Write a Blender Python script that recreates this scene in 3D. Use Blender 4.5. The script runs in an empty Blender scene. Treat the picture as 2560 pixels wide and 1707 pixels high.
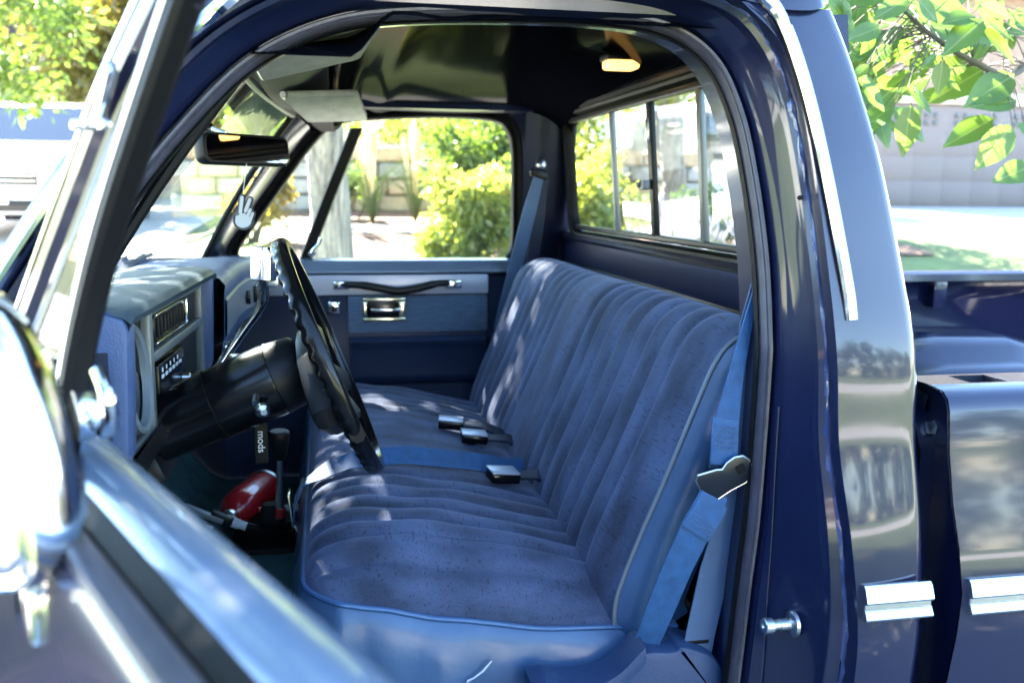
import bpy, bmesh, math, random
import numpy as np
from mathutils import Vector as V, Matrix
RAD = math.radians
sc = bpy.context.scene
rnd = random.Random(11)

# ------------------------------------------------------------------ camera
# truck axes: x towards the tail, y towards the passenger side, z up (street = 0)
CAM = V((-.499, -1.09, 1.46))
yaw, pit, rol = RAD(11.395), RAD(9.0), RAD(.541)
fwd = V((math.sin(yaw)*math.cos(pit), math.cos(yaw)*math.cos(pit), -math.sin(pit)))
rt = V((math.cos(yaw), -math.sin(yaw), 0)); up = rt.cross(fwd)
rt2 = rt*math.cos(rol)+up*math.sin(rol); up2 = up*math.cos(rol)-rt*math.sin(rol)
cd = bpy.data.cameras.new('camera'); cam = bpy.data.objects.new('camera', cd)
sc.collection.objects.link(cam); sc.camera = cam
M = Matrix((rt2, up2, -fwd)).transposed().to_4x4(); M.translation = CAM
cam.matrix_world = M
cd.sensor_width = 36; cd.lens = 33.19; cd.clip_start = .02; cd.clip_end = 500
cd.dof.use_dof = True; cd.dof.focus_distance = 1.50; cd.dof.aperture_fstop = 4.6

# ------------------------------------------------------------------ sky, sun, exposure
SUN = V((-.38, .86, .88)).normalized()
w = bpy.data.worlds.new('World'); sc.world = w; w.use_nodes = True
nt = w.node_tree; bg = nt.nodes['Background']
sky = nt.nodes.new('ShaderNodeTexSky'); sky.sky_type = 'NISHITA'; sky.sun_disc = False
sky.sun_elevation = math.asin(SUN.z); sky.sun_rotation = math.atan2(SUN.x, SUN.y)
sky.air_density = 1.2; sky.dust_density = .1; sky.ozone_density = 4.0
nt.links.new(sky.outputs[0], bg.inputs[0]); bg.inputs[1].default_value = .062
sl = bpy.data.lights.new('sun', 'SUN'); sl.energy = 5.0; sl.angle = RAD(.53); sl.color = (1, .95, .87)
so = bpy.data.objects.new('sun', sl); sc.collection.objects.link(so)
so.rotation_euler = SUN.to_track_quat('Z', 'Y').to_euler(); so.location = SUN*40
sc.view_settings.view_transform = 'Standard'; sc.view_settings.look = 'None'
sc.view_settings.exposure = 4.62; sc.view_settings.gamma = 1
sc.cycles.use_denoising = True
sc.cycles.max_bounces = 10; sc.cycles.transparent_max_bounces = 16
sc.cycles.caustics_reflective = False; sc.cycles.caustics_refractive = False
sc.cycles.sample_clamp_indirect = 6

# ------------------------------------------------------------------ materials
MAT = {}
def mat(name, col=(.5, .5, .5), rough=.5, metal=0., coat=0., spec=.5, bump=None, vary=None, sheen=0., emit=None, aniso=None, coatr=.03, coati=1.5):
    m = bpy.data.materials.new(name); m.use_nodes = True; n = m.node_tree; b = n.nodes['Principled BSDF']
    b.inputs['Base Color'].default_value = (*col, 1); b.inputs['Roughness'].default_value = rough
    b.inputs['Metallic'].default_value = metal; b.inputs['Specular IOR Level'].default_value = spec
    b.inputs['Coat Weight'].default_value = coat; b.inputs['Coat Roughness'].default_value = coatr; b.inputs['Coat IOR'].default_value = coati
    b.inputs['Sheen Weight'].default_value = sheen; b.inputs['Sheen Roughness'].default_value = .35
    tc = n.nodes.new('ShaderNodeTexCoord')
    if vary:   # (scale, amount, stretch)
        s, a, st = vary
        mp = n.nodes.new('ShaderNodeMapping'); mp.inputs['Scale'].default_value = st
        n.links.new(tc.outputs['Object'], mp.inputs[0])
        t = n.nodes.new('ShaderNodeTexNoise'); t.inputs['Scale'].default_value = s; t.inputs['Detail'].default_value = 6
        n.links.new(mp.outputs[0], t.inputs['Vector'])
        r = n.nodes.new('ShaderNodeMapRange'); r.inputs[1].default_value = .3; r.inputs[2].default_value = .7
        r.inputs[3].default_value = 1-a; r.inputs[4].default_value = 1+a
        n.links.new(t.outputs['Fac'], r.inputs[0])
        mx = n.nodes.new('ShaderNodeVectorMath'); mx.operation = 'SCALE'
        mx.inputs[0].default_value = col; n.links.new(r.outputs[0], mx.inputs['Scale'])
        n.links.new(mx.outputs[0], b.inputs['Base Color'])
    if bump:   # (scale, strength, distance)
        t2 = n.nodes.new('ShaderNodeTexNoise'); t2.inputs['Scale'].default_value = bump[0]; t2.inputs['Detail'].default_value = 3
        n.links.new(tc.outputs['Object'], t2.inputs['Vector'])
        bp = n.nodes.new('ShaderNodeBump'); bp.inputs['Strength'].default_value = bump[1]; bp.inputs['Distance'].default_value = bump[2]
        n.links.new(t2.outputs['Fac'], bp.inputs['Height']); n.links.new(bp.outputs[0], b.inputs['Normal'])
    if emit:
        b.inputs['Emission Color'].default_value = (*emit[0], 1); b.inputs['Emission Strength'].default_value = emit[1]
    MAT[name] = m
    return m
def nodes(m): return m.node_tree.nodes, m.node_tree.links

mat('navy_paint', (.0046, .0085, .038), .40, 0, 1., .3, bump=(260, .04, .0005), vary=(3, .12, (1, 1, 1)), coati=1.46, coatr=.06)
mat('navy_inner', (.0045, .0075, .026), .35, 0, .6, .4, bump=(90, .10, .0006), coatr=.10)
mat('header_navy', (.003, .0045, .012), .6, 0, 0, .25)
mat('roof_metal', (.0030, .0034, .006), .35, 0, .10, .0, bump=(5, .03, .003), coatr=.10)
mat('rubber_seal', (.050, .047, .064), .36, 0, 0, .55, bump=(420, .35, .0006), vary=(40, .25, (1, 1, 1)))
mat('black_rubber', (.005, .005, .0055), .55, 0, 0, .2, bump=(300, .2, .0004))
mat('black_plastic', (.004, .004, .005), .18, 0, 0, .3, bump=(500, .05, .0003))
mat('black_satin', (.005, .005, .006), .42, 0, 0, .3, bump=(700, .15, .0003))
mat('chrome', (.86, .87, .88), .10, 1.)
mat('brushed', (.62, .63, .66), .32, 1., vary=(60, .08, (1, 8, 40)))
mat('silver_trim', (.42, .46, .55), .35, .3, vary=(60, .06, (1, 8, 40)))
mat('gold_chrome', (.80, .74, .52), .18, 1.)
mat('dark_steel', (.010, .012, .018), .30, .0, bump=(90, .1, .0006))
mat('zinc', (.60, .62, .64), .28, 1., bump=(160, .08, .0005))
mat('dash_vinyl', (.062, .095, .195), .42, 0, 0, .5, bump=(330, .55, .0014), vary=(9, .10, (1, 1, 1)))
mat('dash_top', (.050, .078, .100), .38, 0, 0, .55, bump=(330, .55, .0012), vary=(9, .10, (1, 1, 1)))
mat('blue_plastic', (.026, .052, .120), .48, 0, 0, .4, bump=(240, .5, .0010), vary=(6, .1, (1, 1, 1)))
mat('seat_vinyl', (.050, .100, .19), .32, 0, 0, .5, bump=(30, .20, .006), vary=(6, .18, (1, 1, 1)))
mat('door_sill_vinyl', (.13, .175, .25), .26, 0, .5, .5, bump=(200, .08, .0006), vary=(5, .08, (1, 1, 1)))
mat('panel_blue', (.012, .026, .066), .45, 0, 0, .5, bump=(260, .25, .0008))
mat('panel_cloth', (.075, .125, .20), .9, sheen=.4, bump=(120, .5, .001), vary=(30, .2, (1, 1, 6)))
mat('piping', (.045, .11, .24), .34)
mat('grey_plastic', (.16, .18, .20), .38, bump=(200, .1, .0004))
mat('bezel_grey', (.20, .21, .20), .35, .25)
mat('teal_mat', (.030, .085, .090), .85, bump=(120, .6, .002), vary=(14, .35, (1, 1, 1)))
mat('firewall', (.008, .012, .028), .6)
mat('red_paint', (.50, .012, .016), .25, 0, .6)
mat('white_plastic', (.78, .78, .77), .35)
mat('white_print', (.85, .85, .86), .5)
mat('card_white', (.50, .50, .49), .6)
mat('card_dark', (.03, .03, .035), .6)
mat('dome_lens', (.95, .75, .4), .3, emit=((1, .50, .12), .16))
mat('visor', (.27, .29, .29), .6, bump=(150, .5, .002), vary=(8, .2, (4, 1, 4)))
mat('mirror_glass', (.9, .9, .9), .015, 1.)
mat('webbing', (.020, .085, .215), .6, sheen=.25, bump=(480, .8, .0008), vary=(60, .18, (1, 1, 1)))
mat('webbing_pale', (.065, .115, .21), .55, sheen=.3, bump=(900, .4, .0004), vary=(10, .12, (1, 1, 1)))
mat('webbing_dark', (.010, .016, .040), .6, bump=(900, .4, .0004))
mat('thread', (.55, .60, .70), .7)
mat('sealer', (.040, .065, .17), .22, 0, .8, bump=(60, .9, .004))
mat('scuffed_tag', (.05, .055, .06), .4)

# velour with short woven flecks across the pleats
m = mat('velour', (.058, .074, .155), .85, sheen=.28); ns, lk = nodes(m); b = ns['Principled BSDF']
b.inputs['Sheen Tint'].default_value = (.55, .62, 1, 1)
tc = ns.new('ShaderNodeTexCoord')
def noise_of(scale, stretch, detail=3):
    mp = ns.new('ShaderNodeMapping'); mp.inputs['Scale'].default_value = stretch
    lk.new(tc.outputs['Object'], mp.inputs[0]); t = ns.new('ShaderNodeTexNoise')
    t.inputs['Scale'].default_value = scale; t.inputs['Detail'].default_value = detail
    lk.new(mp.outputs[0], t.inputs['Vector']); return t.outputs['Fac']
def rng(sock, a, b_, c, d):
    r = ns.new('ShaderNodeMapRange'); r.inputs[1].default_value = a; r.inputs[2].default_value = b_
    r.inputs[3].default_value = c; r.inputs[4].default_value = d; lk.new(sock, r.inputs[0]); return r.outputs[0]
def mul(a, b_):
    r = ns.new('ShaderNodeMath'); r.operation = 'MULTIPLY'; lk.new(a, r.inputs[0]); lk.new(b_, r.inputs[1]); return r.outputs[0]
fl = rng(noise_of(1, (260, 15, 260), 1), .60, .72, 1, .50)
nap = rng(noise_of(8, (1, 1.8, 1), 5), .34, .66, .50, 1.50)
fin = rng(noise_of(420, (1, 1, 1), 2), .3, .7, .85, 1.15)
tot = mul(mul(fl, nap), fin)
sc_ = ns.new('ShaderNodeVectorMath'); sc_.operation = 'SCALE'; sc_.inputs[0].default_value = (.049, .066, .120)
lk.new(tot, sc_.inputs['Scale']); lk.new(sc_.outputs[0], b.inputs['Base Color'])
bp_ = ns.new('ShaderNodeBump'); bp_.inputs['Strength'].default_value = .35; bp_.inputs['Distance'].default_value = .001
lk.new(tot, bp_.inputs['Height']); lk.new(bp_.outputs[0], b.inputs['Normal'])

def glass(name, tint, refl=1.0, dust=0.):
    m = bpy.data.materials.new(name); m.use_nodes = True; n, l = nodes(m); n.remove(n['Principled BSDF'])
    out = n['Material Output']; t = n.new('ShaderNodeBsdfTransparent'); t.inputs[0].default_value = (*tint, 1)
    g = n.new('ShaderNodeBsdfGlossy'); g.inputs['Roughness'].default_value = .02
    ge = n.new('ShaderNodeNewGeometry'); dt = n.new('ShaderNodeVectorMath'); dt.operation = 'DOT_PRODUCT'
    l.new(ge.outputs['Normal'], dt.inputs[0]); l.new(ge.outputs['Incoming'], dt.inputs[1])
    def mth(op, a, b_):
        q = n.new('ShaderNodeMath'); q.operation = op
        for i, s in ((0, a), (1, b_)):
            if isinstance(s, (int, float)): q.inputs[i].default_value = s
            else: l.new(s, q.inputs[i])
        return q.outputs[0]
    fr = mth('ADD', mth('MULTIPLY', mth('POWER', mth('SUBTRACT', 1., mth('ABSOLUTE', dt.outputs['Value'], 0)), 5.), .92*refl), .07*refl)
    mx = n.new('ShaderNodeMixShader'); l.new(fr, mx.inputs[0]); l.new(t.outputs[0], mx.inputs[1]); l.new(g.outputs[0], mx.inputs[2])
    last = mx.outputs[0]
    if dust:
        d = n.new('ShaderNodeBsdfDiffuse'); d.inputs[0].default_value = (.6, .6, .58, 1)
        m2 = n.new('ShaderNodeMixShader'); tcx = n.new('ShaderNodeTexCoord'); mp = n.new('ShaderNodeMapping')
        mp.inputs['Scale'].default_value = (30, 2.2, 2.2); mp.inputs['Rotation'].default_value = (.5, 0, .2)
        tx = n.new('ShaderNodeTexNoise'); tx.inputs['Scale'].default_value = 2; tx.inputs['Detail'].default_value = 5
        l.new(tcx.outputs['Object'], mp.inputs[0]); l.new(mp.outputs[0], tx.inputs['Vector'])
        r = n.new('ShaderNodeMapRange'); r.inputs[1].default_value = .42; r.inputs[2].default_value = .75; r.inputs[3].default_value = dust*.35; r.inputs[4].default_value = dust*2.2
        l.new(tx.outputs['Fac'], r.inputs[0]); l.new(r.outputs[0], m2.inputs[0]); l.new(last, m2.inputs[1]); l.new(d.outputs[0], m2.inputs[2]); last = m2.outputs[0]
    l.new(last, out.inputs[0]); MAT[name] = m
glass('clear_glass', (.93, .97, .95), dust=.02)
glass('vent_glass', (.80, .85, .84), .30, .03)
glass('windshield_glass', (.90, .95, .93), dust=.05)

# ------------------------------------------------------------------ mesh helpers
def tag(o, label=None, cat=None, group=None, kind=None):
    if label: o['label'] = label
    if cat: o['category'] = cat
    if group: o['group'] = group
    if kind: o['kind'] = kind
    return o
def empty(name, loc, label, cat, group=None):
    o = bpy.data.objects.new(name, None); sc.collection.objects.link(o); o.location = loc; o.empty_display_size = .1
    return tag(o, label, cat, group)
def setpar(o, p):
    if p is not None:
        o.parent = p
        o.matrix_parent_inverse = Matrix.Translation(p.location).inverted() if p.type == 'EMPTY' else p.matrix_basis.inverted()
def mesh(name, v, f, sharp=35):
    me = bpy.data.meshes.new(name); me.from_pydata([tuple(p) for p in v], [], f); me.validate()
    me.polygons.foreach_set('use_smooth', [True]*len(me.polygons))
    if sharp: me.set_sharp_from_angle(angle=RAD(sharp))
    return me
def link(name, me, m, parent=None, **k):
    if m is not None:
        me.materials.clear(); me.materials.append(MAT[m] if isinstance(m, str) else m)
    o = bpy.data.objects.new(name, me); sc.collection.objects.link(o); setpar(o, parent)
    return tag(o, **k)

class MB:
    def __init__(s): s.v = []; s.f = []
    def add(s, v, f):
        o = len(s.v); s.v += [V(p) for p in v]; s.f += [tuple(i+o for i in q) for q in f]; return s
    def loft(s, rings, ring=True, path=False, caps=False):
        n = len(rings[0]); m_ = len(rings); f = []
        for i in range(m_ if path else m_-1):
            for j in range(n if ring else n-1):
                a, b_ = i*n, ((i+1) % m_)*n; k = (j+1) % n
                f.append((a+j, a+k, b_+k, b_+j))
        if caps and ring and not path: f += [tuple(range(n))[::-1], tuple(range((m_-1)*n, m_*n))]
        return s.add([p for r in rings for p in r], f)
    def tube(s, path, r, n=10, closed=False, caps=True):
        P = [V(p) for p in path]; m_ = len(P); rr = r if isinstance(r, (list, tuple)) else [r]*m_
        T = []
        for i in range(m_):
            a = P[(i-1) % m_] if (closed or i) else P[0]; b_ = P[(i+1) % m_] if (closed or i < m_-1) else P[-1]
            T.append((b_-a).normalized())
        u = T[0].orthogonal().normalized(); rings = []
        for i in range(m_):
            u = (u - T[i]*u.dot(T[i])).normalized(); w_ = T[i].cross(u)
            rings.append([P[i]+(u*math.cos(2*math.pi*k/n)+w_*math.sin(2*math.pi*k/n))*rr[i] for k in range(n)])
        return s.loft(rings, True, closed, caps and not closed)
    def lathe(s, o, ax, prof, n=24, caps=True):   # prof [(along, r)]
        o = V(o); ax = V(ax).normalized(); u = ax.orthogonal().normalized(); w_ = ax.cross(u)
        return s.loft([[o+ax*t+(u*math.cos(2*math.pi*k/n)+w_*math.sin(2*math.pi*k/n))*max(r, 1e-5) for k in range(n)] for t, r in prof], True, False, caps)
    def box(s, c, size, bev=0., X=(1, 0, 0), Y=(0, 1, 0), Z=None, seg=2):
        X = V(X).normalized(); Y = V(Y); Y = (Y-X*Y.dot(X)).normalized(); Z = X.cross(Y); c = V(c)
        bm = bmesh.new(); bmesh.ops.create_cube(bm, size=1)
        for q in bm.verts: q.co = V((q.co.x*size[0], q.co.y*size[1], q.co.z*size[2]))
        if bev: bmesh.ops.bevel(bm, geom=bm.edges[:], offset=bev, segments=seg, affect='EDGES', profile=.5)
        bm.verts.index_update()
        s.add([c+X*q.co.x+Y*q.co.y+Z*q.co.z for q in bm.verts], [tuple(q.index for q in f.verts) for f in bm.faces]); bm.free(); return s
    def prism(s, out, mp, t0, t1, bev=0.):        # outline (a,b); mp(a,b,t) -> point
        def inset(d):
            r = []; n = len(out)
            for i in range(n):
                p0, p1, p2 = V(out[i-1]).to_2d(), V(out[i]).to_2d(), V(out[(i+1) % n]).to_2d()
                e1 = (p1-p0); e2 = (p2-p1)
                if e1.length < 1e-9 or e2.length < 1e-9: r.append(tuple(p1)); continue
                n1 = V((-e1.y, e1.x)).normalized(); n2 = V((-e2.y, e2.x)).normalized(); q = (n1+n2)
                q = q/max(.35, q.dot(n1)); r.append(tuple(p1+q*d))
            return r
        ar = sum(out[i-1][0]*out[i][1]-out[i][0]*out[i-1][1] for i in range(len(out)))
        if ar < 0: out = out[::-1]
        if bev:
            sg = 1 if t1 > t0 else -1
            i1 = inset(bev); i2 = inset(bev*.3)
            R = [(i1, t0), (i2, t0+sg*bev*.3), (out, t0+sg*bev), (out, t1-sg*bev), (i2, t1-sg*bev*.3), (i1, t1)]
        else: R = [(out, t0), (out, t1)]
        return s.loft([[mp(a, b_, t) for a, b_ in o_] for o_, t in R], True, False, True)
    def grid(s, fn, nu, nv):
        v = [fn(i/nu, j/nv) for i in range(nu+1) for j in range(nv+1)]
        return s.add(v, [(i*(nv+1)+j, (i+1)*(nv+1)+j, (i+1)*(nv+1)+j+1, i*(nv+1)+j+1) for i in range(nu) for j in range(nv)])
    def ribbon(s, pts, wid, th=.0016):            # pts [(pos, width-dir)]
        n = len(pts); top, bot = [], []; rings = []
        for i, (p, d) in enumerate(pts):
            p = V(p); d = V(d).normalized(); a = V(pts[max(0, i-1)][0]); b_ = V(pts[min(n-1, i+1)][0]); nn = (b_-a).cross(d).normalized()
            h = (wid[i] if isinstance(wid, (list, tuple)) else wid)/2
            rings.append([p-d*h-nn*th/2, p-d*h*.97-nn*th, p+d*h*.97-nn*th, p+d*h-nn*th/2, p+d*h+nn*th/2, p+d*h*.97+nn*th, p-d*h*.97+nn*th, p-d*h+nn*th/2])
        return s.loft(rings, True, False, True)
    def part(s, name, m, parent=None, sharp=35, **k): return link(name, mesh(name, s.v, s.f, sharp), m, parent, **k)

def spline(pts, k=6, closed=False):
    P = [V(p) for p in pts]; n = len(P); out = []
    for i in range(n if closed else n-1):
        p0 = P[(i-1) % n] if (closed or i) else P[0]*2-P[1]; p1 = P[i]; p2 = P[(i+1) % n]
        p3 = P[(i+2) % n] if (closed or i < n-2) else P[-1]*2-P[-2]
        for j in range(k):
            t = j/k; out.append(.5*((2*p1)+(p2-p0)*t+(2*p0-5*p1+4*p2-p3)*t*t+(3*p1-p0-3*p2+p3)*t**3))
    if not closed: out.append(P[-1])
    return out
def interp(tab, x):
    if x <= tab[0][0]: return tab[0][1]
    for (a, b_), (c, d) in zip(tab, tab[1:]):
        if x <= c:
            t = (x-a)/(c-a); return b_+(d-b_)*t
    return tab[-1][1]
def sm(x): x = max(0., min(1., x)); return x*x*(3-2*x)
def lerp(a, b_, t): return a+(b_-a)*t
def rrect(w_, h, r, n=5, cx=0, cy=0):
    o = []
    for sx, sy, a0 in ((1, 1, 0), (-1, 1, 90), (-1, -1, 180), (1, -1, 270)):
        for k in range(n+1):
            a = RAD(a0+90*k/n); o.append((cx+sx*(w_/2-r)+r*math.cos(a), cy+sy*(h/2-r)+r*math.sin(a)))
    return o
# ================================================================== THE PICKUP
YC = .97                                     # centre line of the cab
truck = empty('pickup_truck', (-.3, YC, 0), 'dark navy blue pickup truck with its driver door standing open', 'pickup truck')
def T(name, mb, m, parent=None, **k): return mb.part(name, m, parent or truck, **k)

# ---- driver door opening: seal loop (S) and outer body edge loop (O), key by key
KS = [(.05, .56), (.067, .747), (.078, .90), (.086, 1.0), (.09, 1.12), (.092, 1.247), (.091, 1.373), (.079, 1.488), (.062, 1.57), (.03, 1.635),
      (-.03, 1.672), (-.12, 1.683), (-.26, 1.682), (-.40, 1.673), (-.482, 1.656), (-.56, 1.618), (-.625, 1.56), (-.714, 1.451), (-.771, 1.35),
      (-.82, 1.25), (-.85, 1.12), (-.855, .9), (-.85, .7), (-.82, .56), (-.7, .52), (-.3, .515), (0, .52)]
KO = [(.185, .0, .55), (.190, -.014, .75), (.191, -.0225, .87), (.177, -.017, 1.0), (.164, .008, 1.13), (.158, .018, 1.25), (.15, .045, 1.38), (.138, .07, 1.50),
      (.123, .09, 1.59), (.095, .103, 1.66), (.045, .113, 1.708), (-.08, .118, 1.732), (-.26, .118, 1.735), (-.42, .116, 1.725), (-.52, .112, 1.705),
      (-.605, .103, 1.66), (-.675, .09, 1.595), (-.765, .066, 1.48), (-.835, .043, 1.37), (-.905, .018, 1.25), (-.945, .005, 1.12), (-.955, -.02, .9),
      (-.95, -.008, .7), (-.93, .02, .5), (-.8, .02, .43), (-.3, .02, .425), (.1, .02, .43)]
def ys(z): return .12+.2*max(0, z-1.25)
NK = 8
LS = spline([(x, 0, z) for x, z in KS], NK, True); LO = spline(KO, NK, True); NL = len(LS)
NR = []
for i in range(NL):
    t = (LS[(i+1) % NL]-LS[i-1]).normalized(); n = V((t.z, 0, -t.x))      # outward
    NR.append(n)
if (NR[NK*4].x < 0): NR = [-n for n in NR]
def at(i, off, y): p = LS[i]+NR[i]*off; return V((p.x, y, p.z))
def seal_ring(i):
    y = ys(LS[i].z)
    return [at(i, o, y+d) for o, d in ((.006, .012), (.005, .004), (.0065, -.005), (.009, -.010), (.012, -.0135), (.0140, -.0120), (.0160, -.0142), (.0195, -.0145), (.0220, -.009), (.0230, .004), (.018, .012))]
T('door_seal', MB().loft([seal_ring(i) for i in range(NL)], True, True), 'rubber_seal', label='grey rubber weather seal round the door opening')
T('seal_trim', MB().loft([[at(i, o, ys(LS[i].z)+d) for o, d in ((.004, .012), (.0015, .004), (.003, -.004), (.007, .0), (.007, .012))] for i in range(NL)], True, True), 'black_rubber')
def jamb_ring(i):
    y = ys(LS[i].z); A = at(i, .026, 0); O = LO[i]; r = [at(i, .010, y+.07), at(i, .010, y+.008), at(i, .025, y+.006), at(i, .0262, y-.010)]
    for a, d in ((.02, None), (.30, None), (.66, .046), (.70, .037), (.715, .031), (.73, .0295), (.905, .025), (.915, .0265), (.925, .038), (.965, .036), (.985, .030), (.992, .008), (1., .0025), (1.004, .0)):
        p = A.lerp(O, a); yy = lerp(y-.012, O.y+.046, a/.66) if d is None else O.y+d
        r.append(V((p.x, yy, p.z)))
    return r
jamb = T('door_jamb', MB().loft([jamb_ring(i) for i in range(NL)], False, True), 'navy_paint', sharp=28)
# smeared body sealer in the groove beside the flange
mb = MB(); r2 = random.Random(3)
for i in range(NK*1, NK*11):
    a, b_ = jamb_ring(i), jamb_ring(i+1)
    if i == NK*1: rings = []
    q = a[12].lerp(a[13], .5); t = a[10]-q; k = .0026+.0022*r2.random()
    rings.append([q+V((k*c*1.0, -.003+k*s_, 0))+V((.003*r2.random(), -.004*r2.random()-.004, 0)) for c, s_ in ((-1.4, 0), (-.7, -1.1), (.8, -1.2), (1.7, 0), (.7, 1), (-.7, 1))])
mb.loft(rings, True, False, True); mb.part('sealer_bead', 'sealer', jamb)
# raised pinch flange inside the rear pillar
fl = [jamb_ring(i) for i in range(NK*0+2, NK*4+4)]
def pfl(p): k = sm(1-(p[3].z-.70)/.45); w_ = .006+.016*k; d = (p[5]-p[4]).normalized(); n_ = V((-.62, -.78, 0)); o = p[4]+d*.004; return [o-n_*.002, o+n_*.0035, o+n_*.0045+d*.0015, o+n_*.0045+d*(w_-.0015), o+n_*.0035+d*w_, o-n_*.002+d*w_]
T('pillar_flange', MB().loft([pfl(p) for p in fl], True, False, True), 'navy_paint', sharp=25)

# ---- cab rear corner, skin behind the door
KE = [(.280, .010, .55), (.286, -.004, .75), (.288, -.0125, .87), (.284, -.007, 1.0), (.281, .018, 1.13), (.279, .031, 1.25), (.265, .062, 1.38), (.245, .088, 1.50), (.224, .110, 1.59), (.203, .127, 1.66), (.186, .140, 1.708)]
rows = []
SO, SE = spline(KO[:11], 5), spline(KE, 5)
for o, e in zip(SO, SE):
    r = []
    for a in (0, .03, .10, .25, .45, .65, .82, .92):
        p = o.lerp(e, a); p.y -= .0025*math.sin(math.pi*a); r.append(p)
    r += [e+V((-.001, .0005, 0)), e+V((.006, .006, 0)), e+V((.009, .02, 0)), e+V((.010, .10, 0))]
    rows.append(r)
corner = T('cab_corner', MB().loft(rows, False), 'navy_paint', sharp=40)
# roof skin: rings shrinking to the crown
ro = [(-.675, .090, 1.597), (-.605, .103, 1.662), (-.52, .112, 1.707), (-.42, .116, 1.727), (-.26, .118, 1.737), (-.08, .118, 1.734), (.045, .113, 1.711), (.10, .112, 1.701), (.15, .121, 1.703), (.178, .140, 1.712), (.190, .20, 1.718), (.196, .4, 1.728), (.198, .70, 1.733)]
ro = spline(ro+[(.198, YC, 1.735)]+[(x, 2*YC-y, z) for x, y, z in ro[::-1]]+[(-.70, 1.60, 1.63), (-.72, 1.3, 1.67), (-.73, YC, 1.68), (-.72, .64, 1.67), (-.70, .34, 1.63)], 4, True)
T('roof_skin', MB().loft([[V((-.24+(p.x+.24)*k, YC+(p.y-YC)*k, lerp(p.z, 1.822, t))) for p in ro] for k, t in ((1., 0), (.996, .12), (.988, .28), (.97, .5), (.935, .68), (.88, .82), (.75, .93), (.5, .985), (.05, 1.), (.0005, 1.))], True), "navy_paint", sharp=0)
# bright drip moulding
dp = spline([(.181, .030, 1.298), (.176, .038, 1.345), (.153, .066, 1.487), (.128, .088, 1.601), (.100, .104, 1.682), (.074, .112, 1.716), (.02, .119, 1.747), (-.1, .122, 1.757), (-.4, .122, 1.752), (-.54, .112, 1.72), (-.68, .085, 1.60), (-.80, .05, 1.44), (-.90, .02, 1.28)], 8)
rings = []
for i, p in enumerate(dp):
    t = (dp[min(i+1, len(dp)-1)]-dp[max(i-1, 0)]).normalized(); n = V((-t.z, 0, t.x)); n = n if n.x > 0 or i > 30 else -n
    n = V((abs(t.z), 0, abs(t.x) if t.z > 0 or True else 0)).normalized(); n = (n-t*n.dot(t)).normalized(); b_ = n.cross(t); b_ = b_ if b_.y < 0 else -b_
    rings.append([p+n*a+b_*c for a, c in ((-.0085, -.004), (-.0085, .004), (-.005, .0075), (.005, .0075), (.0085, .004), (.0085, -.004))])
T('drip_moulding', MB().loft(rings, True, False, True), 'chrome', label='bright chrome drip moulding over the door opening')
T('drip_channel', MB().loft([[p+V((-.010, .004, 0)), p+V((-.0095, -.001, 0)), p+V((-.004, .001, 0)), p+V((-.004, .009, 0))] for p in dp], True, False, True), 'black_rubber')
# rear cab wall outside, below window
T('cab_back_panel', MB().grid(lambda u, v: V((.30-.06*sm((lerp(.5, 1.72, v)-1.2)/.5), lerp(.06, 1.88, u), lerp(.5, 1.34, v))), 4, 8), 'navy_paint')

# ---- roof inside
def liner(u, v):
    x = lerp(-.58, .235, u); y = lerp(.17, 1.77, v); e = abs(y-YC)/.80
    z = 1.772-.06*e**5-.03*e**2
    if x > .03: z -= .075*((x-.03)/.205)**2.4
    z -= .055*sm((-.40-x)/.06)
    z -= .006*math.exp(-((x+.33)/.03)**2)
    return V((x, y, z))
T('roof_liner', MB().grid(liner, 60, 40), 'roof_metal', sharp=60)
# inner rail above each door
for sgn, nm in ((1, 'door_header'), (-1, 'door_header')):
    Y = lambda y: y if sgn == 1 else 2*YC-y
    T(nm, MB().loft([[V((x, Y(y), z)) for y, z in ((.185, 1.70), (.20, 1.69), (.235, 1.695), (.25, 1.715), (.235, 1.745), (.18, 1.75))] for x in (-.50, -.3, -.1, .1, .19)], True, False, True), 'navy_inner')
# windshield header
T('windshield_header', MB().loft([[V((x-.03*(1-((y-YC)/.75)**2), y, z)) for x, z in ((-.585, 1.672), (-.555, 1.668), (-.50, 1.682), (-.45, 1.71), (-.44, 1.74), (-.60, 1.75))] for y in [.27+1.4*k/12 for k in range(13)]], True, False, True), 'header_navy')
# sun visors
def visor(pts, nm):
    a, b_, c, d = map(V, pts)
    n = (b_-a).cross(d-a).normalized()
    def mp(s, t, h): return a+(b_-a)*(s+.5)+(d-a)*(t+.5)+n*h
    o = T(nm, MB().prism(rrect(1, 1, .09, 5), mp, -.008, .008, .006), 'visor')
    MB().tube([a+(d-a)*.02, b_+(d-a)*.02], .007).part('visor_rod', 'brushed', o)
visor([(-.578, 1.06, 1.662), (-.530, 1.62, 1.650), (-.354, 1.62, 1.668), (-.415, 1.06, 1.670)], 'sun_visor')
visor([(-.590, .22, 1.640), (-.600, .74, 1.662), (-.430, .74, 1.705), (-.415, .22, 1.685)], 'sun_visor')

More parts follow.
